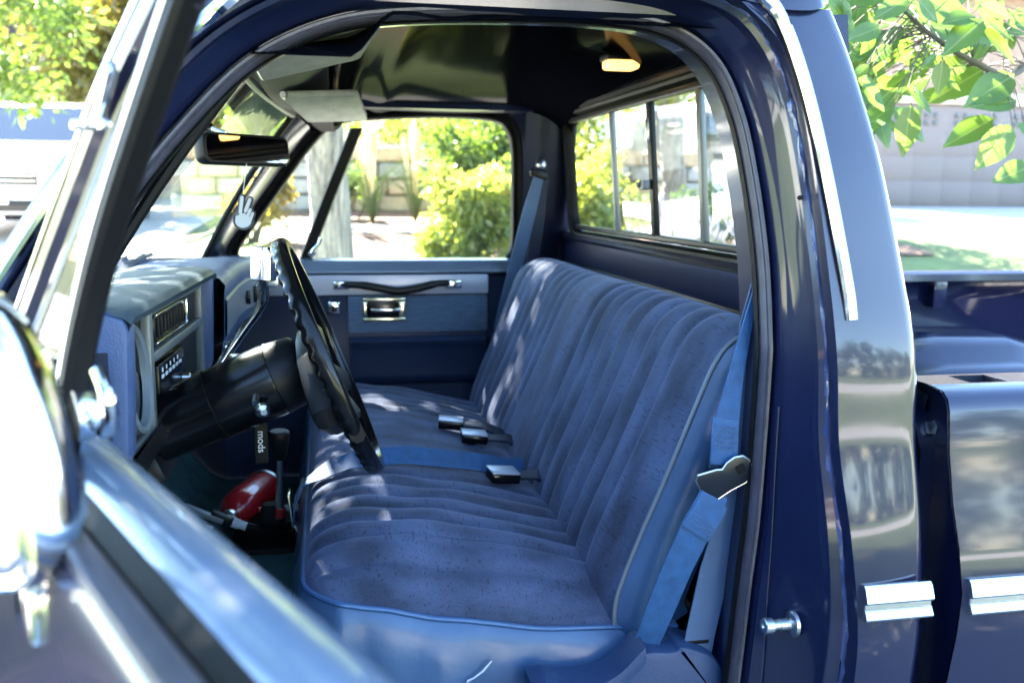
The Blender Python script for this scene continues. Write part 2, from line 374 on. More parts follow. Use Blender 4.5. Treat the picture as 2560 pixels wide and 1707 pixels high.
# ---- rear wall with sliding window
def xr(z): return .254-.082*(z-1.352)
Z0, Z1, Y0, Y1 = 1.352, 1.672, .257, 1.683
def loop(d, r, n=6): return [(a, b_) for a, b_ in rrect(Y1-Y0+2*d, Z1-Z0+2*d, r, n, YC, (Z0+Z1)/2)]
L0, L1, L2 = loop(.004, .055), loop(.032, .075), None
rings = [[V((xr(b_)-.012, a, b_)) for a, b_ in L1], [V((xr(b_)-.004, a, b_)) for a, b_ in loop(.045, .085)]]
big = []
for a, b_ in loop(.045, .085):
    big.append(V((xr(b_)+.0, YC+(a-YC)*1.045, (1.512+(b_-1.512)*1.06) if b_ > 1.512 else 1.512+(b_-1.512)*1.06)))
rings.append(big)
wall = T('rear_wall', MB().loft(rings, True), 'navy_inner')
T('window_gasket', MB().loft([[V((xr(b_)+.012, a, b_)) for a, b_ in L0], [V((xr(b_)-.004, a, b_)) for a, b_ in L0], [V((xr(b_)-.016, a, b_)) for a, b_ in loop(.010, .058)], [V((xr(b_)-.017, a, b_)) for a, b_ in loop(.017, .062)], [V((xr(b_)-.012, a, b_)) for a, b_ in loop(.019, .062)], [V((xr(b_)-.017, a, b_)) for a, b_ in loop(.023, .066)], [V((xr(b_)-.016, a, b_)) for a, b_ in loop(.032, .074)], [V((xr(b_)-.004, a, b_)) for a, b_ in loop(.034, .075)]], True), 'black_rubber')
rw = T('sliding_rear_window', MB().box((xr(1.352)-.004, YC, Z0+.007), (.016, Y1-Y0-.06, .014), .003).box((xr(1.67)-.004, YC, Z1-.006), (.016, Y1-Y0-.06, .014), .003), 'black_satin')
for y, wd, nm in ((YC+.286, .016, 'window_post'), (YC, .024, 'window_post'), (YC-.286, .018, 'window_post')):
    MB().box((xr(1.512)-.004, y, 1.512), (.014, wd, .31), .003, X=(1, 0, .082), Y=(0, 1, 0)).part(nm, 'bezel_grey' if y != YC else 'black_satin', rw)
MB().box((xr(1.5)-.020, YC+.012, 1.478), (.018, .035, .022), .004).box((xr(1.5)-.03, YC+.02, 1.478), (.012, .012, .012), .003).part('window_latch', 'grey_plastic', rw)
MB().box((xr(1.6)-.012, YC, 1.60), (.01, .014, .05), .003).part('latch_rail', 'zinc', rw)
for a, b_ in ((Y0, YC-.295), (YC-.277, YC-.012), (YC+.012, YC+.277), (YC+.295, Y1)):
    MB().add([V((xr(Z0), a, Z0)), V((xr(Z0), b_, Z0)), V((xr(Z1), b_, Z1)), V((xr(Z1), a, Z1))], [(0, 1, 2, 3)]).part('pane', 'clear_glass', rw)
pro = [(.254, 1.345), (.238, 1.335), (.232, 1.326), (.238, 1.318), (.252, 1.312), (.262, 1.300), (.266, 1.272), (.262, 1.255), (.246, 1.246), (.232, 1.241), (.226, 1.232), (.232, 1.222), (.252, 1.212), (.262, 1.18), (.262, 1.0), (.255, .6)]
T('bulkhead', MB().loft([[V((x, y, z)) for x, z in pro] for y in (.12, .5, 1.0, 1.5, 1.82)], False), 'navy_inner', sharp=60)
for Y in (.135, 1.805):
    T('rear_pillar', MB().grid(lambda u, v: V((lerp(.105, .262, u), Y+(1 if Y < 1 else -1)*(.19*max(0, lerp(.55, 1.72, v)-1.25)+.012*math.sin(math.pi*u)), lerp(.55, 1.72, v))), 6, 12), 'navy_inner')

# ---- dome lamp, lit
lamp = T('dome_lamp', MB().box((.150, .955, 1.750), (.080, .064, .014), .004), 'black_satin', label='lit amber dome lamp on the cab roof')
MB().box((.150, .955, 1.737), (.072, .056, .024), .008, seg=3).part('lamp_lens', 'dome_lens', lamp)

# ---- far side: passenger door seen from inside
def yf(z): return 1.87-.2*max(0, z-1.25)
KD = [(-.40, 1.25), (.03, 1.25), (.072, 1.262), (.086, 1.31), (.081, 1.45), (.073, 1.58), (.055, 1.64), (.01, 1.668), (-.15, 1.674), (-.35, 1.662), (-.45, 1.645), (-.515, 1.59), (-.60, 1.478), (-.68, 1.368), (-.738, 1.285), (-.738, 1.260), (-.70, 1.25)]
KT = [(-.40, 1.80, 1.2), (.1, 1.80, 1.2), (.25, 1.80, 1.2), (.25, 1.79, 1.31), (.245, 1.77, 1.45), (.235, 1.745, 1.60), (.225, 1.73, 1.69), (.12, 1.715, 1.735), (-.15, 1.71, 1.74), (-.35, 1.71, 1.735), (-.49, 1.70, 1.725),
      (-.575, 1.665, 1.67), (-.66, 1.685, 1.52), (-.75, 1.705, 1.39), (-.83, 1.725, 1.27), (-.84, 1.74, 1.22), (-.75, 1.80, 1.2)]
DL = spline([(x, 0, z) for x, z in KD], NK, True); TL = spline(KT, NK, True); ND = len(DL)
DN = []
for i in range(ND):
    t = (DL[(i+1) % ND]-DL[i-1]).normalized(); DN.append(V((t.z, 0, -t.x)))
if DN[NK*4].x < 0: DN = [-n for n in DN]
def fa(i, o, d): p = DL[i]+DN[i]*o; return V((p.x, yf(p.z)+d, p.z))
pdoor = T('passenger_door', MB().loft([[fa(i, .0, .0), fa(i, .0, -.012), fa(i, .004, -.020), fa(i, .012, -.022), fa(i, .016, -.018), fa(i, .022, -.024), fa(i, .030, -.028), fa(i, .034, -.022)] for i in range(ND)], False, True), 'black_rubber', label='passenger door with blue trim panel and closed window')
def far_ring(i):
    a = fa(i, .032, -.024); b_ = TL[i]; m_ = a.lerp(b_, .5); m_.y -= .018
    q1 = a.lerp(b_, .12); q1.y -= .012; q2 = a.lerp(b_, .82); q2.y -= .012
    return [a, q1, m_, q2, b_]
T('cab_inner_side', MB().loft([far_ring(i) for i in range(ND)], False, True), 'navy_inner', sharp=70)
MB().loft([[p+V((x, y, 0)) for x, y in ((-.019, 0), (-.015, -.014), (.015, -.014), (.019, 0), (.015, .008), (-.015, .008))] for p in (V((-.552, 1.862, 1.245)), V((-.475, 1.822, 1.44)), V((-.392, 1.79, 1.64)))], True, False, True).part('division_bar', 'black_rubber', pdoor)
g = [DL[i] for i in range(ND)]
MB().add([V((p.x, yf(p.z)+.004, p.z)) for p in g], [tuple(range(ND))]).part('window_glass', 'clear_glass', pdoor, sharp=0)
MB().lathe((-.53, 1.835, 1.272), (0, -1, 0), [(0, .012), (.01, .012), (.014, .008)], 14).tube(spline([(-.53, 1.822, 1.272), (-.522, 1.815, 1.285), (-.508, 1.812, 1.30), (-.502, 1.81, 1.318)], 4), .005, 8).part('vent_latch', 'chrome', pdoor)
# trim panel: profile (y,z) swept along x
pp = [(1.868, 1.240), (1.862, 1.252), (1.84, 1.254), (1.815, 1.248), (1.803, 1.232), (1.800, 1.212), (1.806, 1.205), (1.806, 1.0), (1.812, .86), (1.812, .55)]
MB().loft([[V((x, y, z)) for y, z in pp] for x in (-.80, -.6, -.3, 0, .10)], False).part('trim_panel', 'panel_blue', pdoor, sharp=50)
MB().loft([[V((x, y-.002, z)) for y, z in ((1.862, 1.2525), (1.84, 1.2555), (1.812, 1.2495), (1.800, 1.233), (1.797, 1.214))] for x in (-.80, -.6, -.3, 0, .10)], False).part('sill_cap', 'door_sill_vinyl', pdoor)
MB().prism(rrect(.665, .060, .006, 3, -.327, 1.177), lambda a, b_, t: V((a, t, b_)), 1.806, 1.795, .002).part('bright_strip', 'silver_trim', pdoor)
MB().prism(rrect(.43, .112, .006, 3, -.211, 1.086), lambda a, b_, t: V((a, t, b_)), 1.808, 1.797, .003).part('cloth_insert', 'panel_cloth', pdoor)
MB().tube(spline([(-.445, 1.785, 1.180), (-.38, 1.768, 1.178), (-.30, 1.758, 1.164), (-.265, 1.757, 1.162), (-.21, 1.762, 1.170), (-.16, 1.772, 1.181), (-.12, 1.784, 1.182)], 5), [.010]*5+[.012]*20+[.010]*6, 10).part('pull_strap', 'black_satin', pdoor)
for x in (-.445, -.105): MB().box((x, 1.786, 1.178), (.048, .020, .026), .004).part('strap_end', 'chrome', pdoor)
hb = MB()
for c, s_ in (((-.3165, 1.132), (.130, .012)), ((-.3165, 1.071), (.130, .012)), ((-.375, 1.1015), (.013, .05)), ((-.262, 1.1015), (.021, .05))): hb.box((c[0], 1.794, c[1]), (s_[0], .010, s_[1]), .003)
hb.part('handle_bezel', 'gold_chrome', pdoor)
MB().box((-.32, 1.800, 1.1015), (.105, .008, .052), .002).part('handle_recess', 'black_plastic', pdoor)
MB().box((-.312, 1.789, 1.100), (.09, .008, .012), .003).part('door_lever', 'chrome', pdoor)
for x in (-.555, -.468):
    o = MB().box((x, 1.798, 1.108), (.036, .012, .040), .004).part('switch_plate', 'chrome', pdoor)
    MB().box((x+.002, 1.790, 1.106), (.016, .006, .016), .003).part('switch_rocker', 'black_plastic', o)
MB().loft([[V((x, y, z)) for y, z in ((1.808, 1.018), (1.775, 1.016), (1.765, 1.006), (1.772, .990), (1.782, .975), (1.780, .90), (1.785, .875), (1.808, .865))] for x in (-.42, -.40, -.2, -.02, -.004)], True, False, True).part('map_pocket', 'panel_blue', pdoor, sharp=60)

MB().box((-.58, 1.795, .834), (.24, .012, .018), .003).part('lower_trim', 'silver_trim', pdoor)
# ---- windshield
def wind(u, v):
    y = lerp(.22, 1.72, u); k = (y-YC)/.75
    yb = y; yt = YC+(y-YC)*.88
    b_ = V((-.96+.13*k*k, yb, 1.262)); t = V((-.645+.075*k*k, yt, 1.690-.028*k*k)); p = b_.lerp(t, v); p.x -= .015*math.sin(math.pi*v); return p
ws = T('windshield', MB().grid(wind, 24, 12), 'windshield_glass', sharp=0)
for u in (0, 1): MB().tube([wind(u, k/10) for k in range(11)], .009, 8).part('glass_edge_trim', 'black_rubber', ws)
MB().tube([wind(k/16, 1) for k in range(17)], .009, 8).part('glass_edge_trim', 'bezel_grey', ws)
# near pillar cover inside
nk = [i for i in range(NK*14, NK*20)]
T('front_pillar', MB().loft([[at(i, .012, ys(LS[i].z)+.06), at(i, .030, ys(LS[i].z)+.085), wind(0, max(0, min(1, (LS[i].z-1.262)/.40)))+V((-.015, .0, 0))] for i in nk], False), 'navy_inner', sharp=70)

nk2 = [i for i in range(NK*13, NK*20+1)]
def apill(i):
    o = LO[i]; n = NR[i]; wv = wind(0, max(0, min(1, (LS[i].z-1.262)/.40)))
    a_ = o+V((n.x*.010, -.001, n.z*.010)); b_ = o+V((n.x*.024, .012, n.z*.024)); c_ = o+V((n.x*.032, .05, n.z*.032))
    return [o, a_, b_, c_, wv+V((-.022, -.006, .006))]
T('front_pillar_skin', MB().loft([apill(i) for i in nk2], False), 'navy_paint', sharp=40)
# ---- dashboard
def hood_pt(y, x, z): return V((x-.012*sm((.35-y)/.2), y, z))
hp = [(-1.0, 1.262), (-.95, 1.285), (-.88, 1.300), (-.80, 1.309), (-.745, 1.309), (-.722, 1.304), (-.713, 1.296), (-.716, 1.287), (-.726, 1.284), (-.75, 1.285), (-.775, 1.283)]
dash = T('dashboard', MB().loft([[V((x+lerp(-.026, .006, (y-.16)/.72), y, z-(.006 if y < .18 or y > .875 else 0))) for x, z in hp] for y in (.165, .172, .19, .3, .45, .6, .75, .86, .878, .885)], False), 'dash_top', sharp=60, label='blue padded dashboard with instrument hood')
def cheek(y0, y1, nm, m, dx):
    o = [(-1.0, 1.255), (-.90, 1.295), (-.80, 1.304), (-.748, 1.304), (-.728, 1.297), (-.722, 1.285), (-.724, 1.20), (-.728, 1.115), (-.735, 1.098), (-.752, 1.090), (-.80, 1.085), (-.9, 1.04), (-1.0, 1.03)]
    MB().prism([(a+dx, b_) for a, b_ in o], lambda a, b_, t: V((a, t, b_)), y0, y1, .008).part(nm, m, dash, sharp=40)
cheek(.160, .215, 'hood_cheek', 'dash_vinyl', -.020)
cheek(.855, .888, 'hood_cheek', 'dash_vinyl', .008)
def bz(y, z, d=0.): return V((lerp(-.768, -.735, (y-.2)/.66)+d, y, z))
def bframe(nm, y0, y1, z0, z1, m, d0, d1, parent, bev=.003, r=.004): return MB().prism(rrect(y1-y0, z1-z0, r, 3, (y0+y1)/2, (z0+z1)/2), lambda a, b_, t: bz(a, b_, t), d0, d1, bev).part(nm, m, parent)
bez = bframe('instrument_panel', .212, .858, 1.085, 1.285, 'black_satin', -.03, -.012, dash)
for y0, y1, z0, z1 in ((.84, .858, 1.088, 1.283), (.40, .42, 1.088, 1.283), (.42, .84, 1.268, 1.283), (.42, .84, 1.195, 1.211), (.42, .84, 1.088, 1.106), (.212, .40, 1.088, 1.100)):
    bframe('bezel_bar', y0, y1, z0, z1, 'bezel_grey', -.014, .002, bez)
o = bframe('air_vent', .46, .70, 1.222, 1.262, 'black_plastic', -.014, -.004, bez)
for k in range(9): bframe('vent_blade', .468+.025*k, .472+.025*k, 1.226, 1.258, 'black_satin', -.006, .0005, o, .0008, .001)
for y0, y1, z0, z1 in ((.455, .705, 1.218, 1.2215), (.455, .705, 1.2625, 1.266), (.7015, .705, 1.22, 1.264)): bframe('vent_rim', y0, y1, z0, z1, 'chrome', -.006, .001, o, .0008, .001)
o = bframe('radio', .455, .66, 1.112, 1.185, 'black_plastic', -.014, .0, bez)
for k in range(6): bframe('radio_button', .47+.028*k, .486+.028*k, 1.160, 1.166, 'white_print', -.001, .0015, o, .0005, .001)
for k in range(5): bframe('radio_button', .475+.03*k, .48+.03*k, 1.170, 1.177, 'white_print', -.001, .0012, o, .0005, .001)
for y in (.478, .635): MB().lathe(bz(y, 1.13, .0), (1, 0, 0), [(0, .009), (.012, .008), (.014, .006)], 14).part('radio_knob', 'zinc', o)
MB().lathe(bz(.315, 1.19, -.012), (1, 0, .1), [(0, .080), (.014, .080), (.018, .076), (.014, .070), (.004, .068)], 40, caps=False).part('gauge_ring', 'grey_plastic', bez)
MB().lathe(bz(.315, 1.19, -.010), (1, 0, .1), [(0, .07), (.002, .001)], 32).part('gauge_face', 'black_plastic', bez)
# passenger side of the dash
dp2 = [(-1.0, 1.258), (-.92, 1.284), (-.80, 1.292), (-.735, 1.290), (-.708, 1.282), (-.697, 1.268), (-.700, 1.250), (-.703, 1.160), (-.712, 1.120), (-.74, 1.09), (-.80, 1.06), (-.9, .95)]
MB().loft([[V((x+.005+.03*sm((y-1.2)/.5), y, z-.022*sm((y-1.3)/.45))) for x, z in dp2] for y in (.885, .95, 1.1, 1.25, 1.4, 1.55, 1.70, 1.765)], False).part('dash_pad', 'dash_vinyl', dash, sharp=60)
MB().loft([[V((x+.008+.03*sm((y-1.2)/.5), y, z-.022*sm((y-1.3)/.45))) for x, z in ((-.702, 1.240), (-.699, 1.235), (-.701, 1.165), (-.705, 1.160))] for y in (.90, 1.05, 1.2, 1.35, 1.5, 1.62, 1.74)], False).part('glovebox_trim', 'grey_plastic', dash, sharp=30)
MB().box((-.672, 1.50, 1.190), (.010, .11, .045), .003).part('side_vent', 'black_plastic', dash)
MB().box((-.682, 1.33, 1.195), (.012, .012, .034), .002).box((-.682, 1.33, 1.195), (.012, .034, .012), .002).part('trim_emblem', 'black_plastic', dash)
MB().lathe((-.70, .93, 1.135), (1, 0, 0), [(0, .012), (.012, .011), (.02, .006)], 14).part('dash_knob', 'chrome', dash)
MB().loft([[V((x, y, z)) for x, z in ((-.75, 1.10), (-.74, 1.08), (-.76, 1.05), (-.86, 1.02), (-.95, 1.0))] for y in (.165, .4, .7, .9)], False).part('lower_dash', 'black_satin', dash)

# ---- steering column, wheel, shift lever
AX = V((math.cos(RAD(22)), 0, math.sin(RAD(22)))); WC = V((-.490, .47, 1.190))
colm = T('steering_column', MB().lathe(WC, -AX, [(.042, .012), (.045, .050), (.052, .056), (.088, .060), (.092, .061)], 36), 'black_satin')
MB().lathe(WC, -AX, [(.0935, .060), (.10, .061), (.20, .058), (.21, .056), (.33, .054), (.345, .060), (.38, .062), (.42, .062)], 36).part('column_jacket', 'black_plastic', colm)
MB().lathe(WC-AX*.195, -AX, [(0, .0592), (.002, .0592)], 36, caps=False).part('jacket_seam', 'black_rubber', colm)
MB().box(WC-AX*.36+V((0, 0, -.055)), (.16, .13, .05), .012, X=AX).part('column_shroud', 'black_satin', colm)
lp = WC-AX*.125+V((.0, -.060, -.012))
MB().tube([lp+V((0, .01, .012)), lp+V((0, -.012, 0))], .006, 8).lathe(lp+V((.008, -.010, -.008)), (.3, -1, -.2), [(0, .005), (.003, .0105), (.009, .0125), (.015, .0105), (.019, .005)], 16).part('tilt_lever', 'zinc', colm)
MB().lathe(WC-AX*.33+V((0, -.056, -.025)), (0, -1, -.3), [(0, .009), (.004, .009), (.006, .006)], 12).part('jacket_screw', 'zinc', colm)
MB().box(WC-AX*.165+V((0, .02, .060)), (.018, .014, .012), .003).part('hazard_switch', 'gold_chrome', colm)
E1 = V((math.sin(RAD(22)), 0, -math.cos(RAD(22)))); E2 = V((0, 1, 0)); RW = .196
def rim_ring(k, n):
    a = 2*math.pi*k/n; d = E1*math.cos(a)+E2*math.sin(a); c = WC+d*RW; pts = []
    bumpy = .5+.5*math.cos(a*46)
    for j in range(12):
        b_ = 2*math.pi*j/12; rr = .0125
        inn = max(0, -math.sin(b_)-.35)*1.5            # inner / front side carries the finger grips
        rr += .0035*inn*(bumpy**.6)
        if abs(b_-math.pi/2) < .3: rr -= .0012
        pts.append(c+d*rr*math.cos(b_)+AX*rr*1.08*math.sin(b_))
    return pts
NW = 276
wheel = T('steering_wheel', MB().loft([rim_ring(k, NW) for k in range(NW)], True, True), 'black_plastic', label='black steering wheel with finger grips and a deep padded spoke bar')
def wp(a, b_, h): return WC+E2*a+E1*b_+AX*h
for sg in (-1, 1):
    MB().loft([[wp(sg*a, b0+b_*hw, h0+c) for b_, c in ((-1, -.004), (-1, .006), (-.6, .012), (.6, .012), (1, .006), (1, -.004), (.6, -.010), (-.6, -.010))] for a, b0, hw, h0 in ((.03, .03, .040, -.018), (.08, .045, .036, -.020), (.13, .062, .028, -.014), (.165, .078, .022, -.006), (.186, .088, .018, .0))], True, False, True).part('spoke', 'black_satin', wheel)
MB().prism([(-.155, .045), (-.10, -.03), (-.05, -.055), (.05, -.055), (.10, -.03), (.155, .045), (.150, .075), (.09, .105), (.0, .118), (-.09, .105), (-.150, .075)], lambda a, b_, t: wp(a, b_, t-.02*abs(a)/.15), -.035, .010, .014).part('horn_pad', 'black_satin', wheel)
MB().lathe(WC+E1*.03, -AX, [(.02, .085), (.030, .080), (.048, .055)], 30).part('hub_shroud', 'black_satin', wheel)
# the column shift lever with its piston knob
KN = V((-.596, .55, 1.335))
shl = T('shift_lever', MB().tube(spline([(-.684, .585, 1.145), (-.672, .592, 1.165), (-.64, .60, 1.212), (-.605, .598, 1.262), (-.598, .58, 1.29), (-.598, .56, 1.312)], 5), [.0088]*20+[.0075]*6, 12), 'chrome', label='chrome column shift lever with a piston shaped knob')
MB().lathe(KN-V((0, 0, .026)), (.05, 0, 1), [(0, .021), (.002, .0225), (.036, .0225), (.0365, .0205), (.0385, .0205), (.039, .0225), (.0425, .0225), (.043, .0205), (.045, .0205), (.0455, .0225), (.049, .0225), (.0495, .0205), (.0515, .0205), (.052, .0225), (.056, .0215), (.0565, .019)], 32).part('piston_knob', 'chrome', shl)
MB().box(KN+V((.014, .0, -.028)), (.02, .018, .02), .004).part('knob_collar', 'zinc', shl)

# ---- interior mirror on the glass
mn = V((.74, -.67, .10)).normalized(); mw = V((mn.y, -mn.x, 0)).normalized(); mh = mn.cross(mw); mh = mh if mh.z > 0 else -mh
mo = V((-.645, .97, 1.541))
imir = T('rear_view_mirror', MB().prism([(a-.06*b_*0, b_) for a, b_ in rrect(.240, .064, .018, 6)], lambda a, b_, t: mo+mw*a+mh*b_+mn*t, -.028, .004, .008), 'black_satin')
MB().prism(rrect(.224, .050, .013, 6), lambda a, b_, t: mo+mw*a+mh*b_+mn*t, .003, .0048).part('mirror_face', 'mirror_glass', imir)
MB().tube([mo-mn*.025+mh*.018, V((-.690, .94, 1.573)), V((-.712, .95, 1.580))], [.008, .006, .006], 10).part('mirror_arm', 'zinc', imir)
MB().box((-.725, .965, 1.582), (.030, .018, .028), .006, X=(1, 0, .9)).part('mirror_button', 'black_plastic', imir)

# ---- floor, toe board, hump
T('cab_floor', MB().grid(lambda u, v: (lambda x, y: V((x, y, .585+.125*math.exp(-((y-.98)/.20)**4)*sm((.15-x)/.2)*(.75+.25*sm((-.3-x)/.3))+.36*sm((-.80-x)/.30))))(lerp(-1.12, .25, u), lerp(.13, 1.81, v)), 30, 44), 'teal_mat', sharp=0)
T('firewall', MB().grid(lambda u, v: V((-1.10+.05*u, lerp(.13, 1.81, v), lerp(.9, 1.27, u))), 3, 3), 'firewall')
for y in (.128, 1.814): T('kick_panel', MB().grid(lambda u, v: V((lerp(-1.12, -.76, u), y, lerp(.5, 1.26, v))), 2, 2), 'firewall')
T('rocker_sill', MB().loft([[V((x, y, z)) for y, z in ((.02, .43), (.02, .52), (.06, .535), (.12, .53), (.14, .59), (.14, .43))] for x in (-.95, -.4, .2)], True, False, True), 'navy_paint')

# ---- bench seat
SY0, SY1 = .24, 1.70
zc = [(-.536, .868), (-.526, .892), (-.508, .908), (-.48, .919), (-.44, .925), (-.36, .920), (-.28, .908), (-.2, .890), (-.1, .862), (.04, .82)]
ze = [(-.536, .862), (-.498, .853), (-.407, .836), (-.311, .816), (-.21, .801), (-.078, .79), (.04, .785)]
zcs = [V((a, 0, b_)) for a, b_ in zc]; zcs = [(p.x, p.z) for p in spline(zcs, 6)]
def edge_d(y): return min(y-SY0, SY1-y)
SEAMC = [.308+.063*k for k in range(7)]+[1.632-.063*k for k in range(7)]
SEAMB = [.365+.068*k for k in range(8)]+[1.575-.068*k for k in range(8)]
def pleat(y, seams=SEAMC):                     # 0 on a seam, 1 on a crown
    d = min(abs(y-s) for s in seams); return min(1., (d/.024)**.5) if d < .024 else 1.
def front(y): e = edge_d(y); return -.536+.055*max(0, 1-e/.085)**2
def cush(y, v):
    x0 = front(y); x = x0+(.04-x0)*(v**1.35); e = edge_d(y); s = 1-(1-min(1, e/.17))**2.2
    sx = -.536+(x-x0)*(.576/(.04-x0))
    z = lerp(interp(ze, sx), interp(zcs, sx), s)
    am = .0075*sm(v/.10)*(1-.35*sm((v-.8)/.2))
    wv = .0022*math.sin(19*y+5*math.sin(9*x))*sm(v*4)
    z += am*(pleat(y)-1)*min(1, e/.06)+wv
    return V((x, y, z))
ycol = [SY0+.0001+(SY1-SY0-.0002)*k/300 for k in range(301)]
seat = T('seat_cushion', MB().loft([[cush(y, v/46) for v in range(47)] for y in ycol], False), 'velour', sharp=0, label='blue velour bench cushion with sewn pleats')
per = [cush(SY0, 1-v/40) for v in range(41)]+[cush(y, 0) for y in ycol[1::2]]+[cush(SY1, v/40) for v in range(41)]
pn = []
for i, p in enumerate(per):
    t = per[min(i+1, len(per)-1)]-per[max(i-1, 0)]; n = V((-t.y, t.x, 0)); n.normalize(); pn.append(n)
c0 = V((-.25, YC, .85))
pn = [n if n.dot(p-c0) > 0 else -n for n, p in zip(pn, per)]
for _ in range(3): pn = [pn[0]]+[(pn[i-1]+pn[i]*2+pn[i+1]).normalized() for i in range(1, len(pn)-1)]+[pn[-1]]
def wr(i): return .006*math.sin(i*.33)+.004*math.sin(i*.81+1)
MB().loft([[p+n*o+V((0, 0, -d)) for o, d in ((-.002, .001), (.006, .006), (.015+wr(i)*.3, .03), (.022+wr(i)*.5, .07), (.022+wr(i), .11), (.014+wr(i)*.6, .16), (-.004, .21), (-.03, .25))] for i, (p, n) in enumerate(zip(per, pn))], False).part('seat_skirt', 'seat_vinyl', seat, sharp=0)
MB().tube([p+n*.003+V((0, 0, -.001)) for p, n in zip(per, pn)], .0042, 8).part('cushion_piping', 'piping', seat)
# split seam in the skirt with its white backing showing
sp = [per[19]+pn[19]*.027+V((0, 0, -.050)), per[20]+pn[20]*.030+V((0, 0, -.066)), per[21]+pn[21]*.031+V((.0, 0, -.078)), per[22]+pn[22]*.031+V((.004, 0, -.084)), per[22]+pn[22]*.031+V((.002, 0, -.098))]
MB().tube(sp, [.0012, .0018, .0012, .0018, .001], 6).part('torn_seam', 'thread', seat)
bc = [(-.062, .74), (-.082, .79), (-.085, .83), (-.075, .88), (-.048, .95), (-.008, 1.04), (.045, 1.165), (.070, 1.218), (.092, 1.246), (.120, 1.264), (.150, 1.268), (.182, 1.260), (.205, 1.235)]
be = [(-.045, .748), (-.060, .785), (-.063, .812), (-.056, .853), (-.026, .936), (.013, 1.032), (.066, 1.168), (.082, 1.206), (.100, 1.232), (.124, 1.2475), (.150, 1.251), (.180, 1.244), (.203, 1.225)]
BC = spline([V((a, 0, b_)) for a, b_ in bc], 5); BE = spline([V((a, 0, b_)) for a, b_ in be], 5); NB = len(BC)
def back(y, j):
    e = edge_d(y); s = 1-(1-min(1, e/.12))**2.2; p = BE[j].lerp(BC[j], s)
    t = (BC[min(j+1, NB-1)]-BC[max(j-1, 0)]).normalized(); n = V((-t.z, 0, t.x))
    v = j/(NB-1); am = .0085*sm((v-.03)/.1)*(1-.9*sm((v-.72)/.2))
    p = p+n*(am*(pleat(y, SEAMB)-1)*min(1, e/.06)+.004*math.sin(7*y+4*v)*math.sin(math.pi*v)); return V((p.x, y, p.z))
bk = T('seat_backrest', MB().loft([[back(y, j) for j in range(NB)] for y in ycol], False), 'velour', sharp=0, label='blue velour bench backrest with upright pleats')
for Y, sg in ((SY0, -1), (SY1, 1)):
    E_ = [back(Y, j) for j in range(NB)]
    NN = []
    for j in range(NB):
        t = (E_[min(j+1, NB-1)]-E_[max(j-1, 0)]).normalized(); NN.append(V((t.z, 0, -t.x)))       # rearwards / inwards from the face
    ctr = V((.13, Y, 1.0))
    def inn(j, d):
        p = E_[j]+NN[j]*d; lim = .205
        if p.x > lim: p.x = lim
        if p.z < .75 and d > .02: p.z = .75
        return p
    MB().loft([[inn(j, d*(1-.75*sm((j/(NB-1)-.70)/.2)))+V((0, sg*o, 0)) for d, o in ((0, 0), (.005, .004), (.016, .012), (.032, .017), (.046, .0165), (.058, .012), (.068, .004), (.085, -.006), (.12, -.014))] for j in range(NB)], False).part('side_vinyl', 'seat_vinyl', bk, sharp=0)
    MB().tube([p+V((0, sg*.002, 0)) for p in E_], .0038, 8).part('back_piping', 'grey_plastic', bk)
MB().grid(lambda u, v: V((.205+.02*v, lerp(.26, 1.68, u), lerp(1.23, .75, v))), 2, 2).part('seat_rear', 'seat_vinyl', bk)

# ---- belts
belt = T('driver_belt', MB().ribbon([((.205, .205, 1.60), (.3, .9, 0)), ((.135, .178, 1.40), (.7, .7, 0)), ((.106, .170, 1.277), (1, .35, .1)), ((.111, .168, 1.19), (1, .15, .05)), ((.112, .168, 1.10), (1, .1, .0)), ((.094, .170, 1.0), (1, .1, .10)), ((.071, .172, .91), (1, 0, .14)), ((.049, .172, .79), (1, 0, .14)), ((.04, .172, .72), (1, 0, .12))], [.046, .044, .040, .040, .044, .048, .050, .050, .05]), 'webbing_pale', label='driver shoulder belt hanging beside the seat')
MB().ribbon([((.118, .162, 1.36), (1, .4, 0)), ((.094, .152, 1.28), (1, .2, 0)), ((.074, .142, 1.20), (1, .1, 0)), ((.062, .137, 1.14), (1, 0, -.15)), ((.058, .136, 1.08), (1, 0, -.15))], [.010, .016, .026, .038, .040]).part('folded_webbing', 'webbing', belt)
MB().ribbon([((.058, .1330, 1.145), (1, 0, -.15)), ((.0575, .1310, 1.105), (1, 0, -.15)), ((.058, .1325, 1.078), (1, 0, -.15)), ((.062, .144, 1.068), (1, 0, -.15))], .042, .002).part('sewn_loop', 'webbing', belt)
# latch plate
pm = V((.057, .1240, 1.060)); pa = V((.86, -.10, .46)).normalized(); pb = V((-.45, -.1, .88)); pb = (pb-pa*pb.dot(pa)).normalized(); pc = pa.cross(pb)
def plate(a, b_, t): return pm+pa*a+pb*b_+pc*t
oo = [(-.038, -.020), (-.033, -.026), (.0, -.022), (.024, -.022), (.036, -.016), (.042, -.004), (.042, .008), (.036, .018), (.025, .022), (.012, .020), (.002, .014), (-.006, .018), (-.033, .024), (-.038, .018)]
lp_ = MB().prism(oo, plate, -.0014, .0014, .0008).part('latch_plate', 'dark_steel', belt)
MB().prism(rrect(.014, .014, .002, 2, .026, .002), plate, -.0022, .0022).part('latch_hole', 'black_rubber', lp_)
MB().ribbon([((.047, .130, 1.040), (.8, 0, -.6)), ((.038, .1265, 1.022), (.8, 0, -.6)), ((.022, .128, .992), (.8, -.05, -.6)), ((.000, .140, .93), (.85, -.05, -.5)), ((-.019, .155, .86), (.9, -.1, -.35)), ((-.032, .172, .80), (.9, -.2, -.2)), ((-.036, .19, .755), (.9, -.3, -.1))], [.046, .048, .048, .046, .044, .038, .03]).part('lap_webbing', 'webbing', belt)
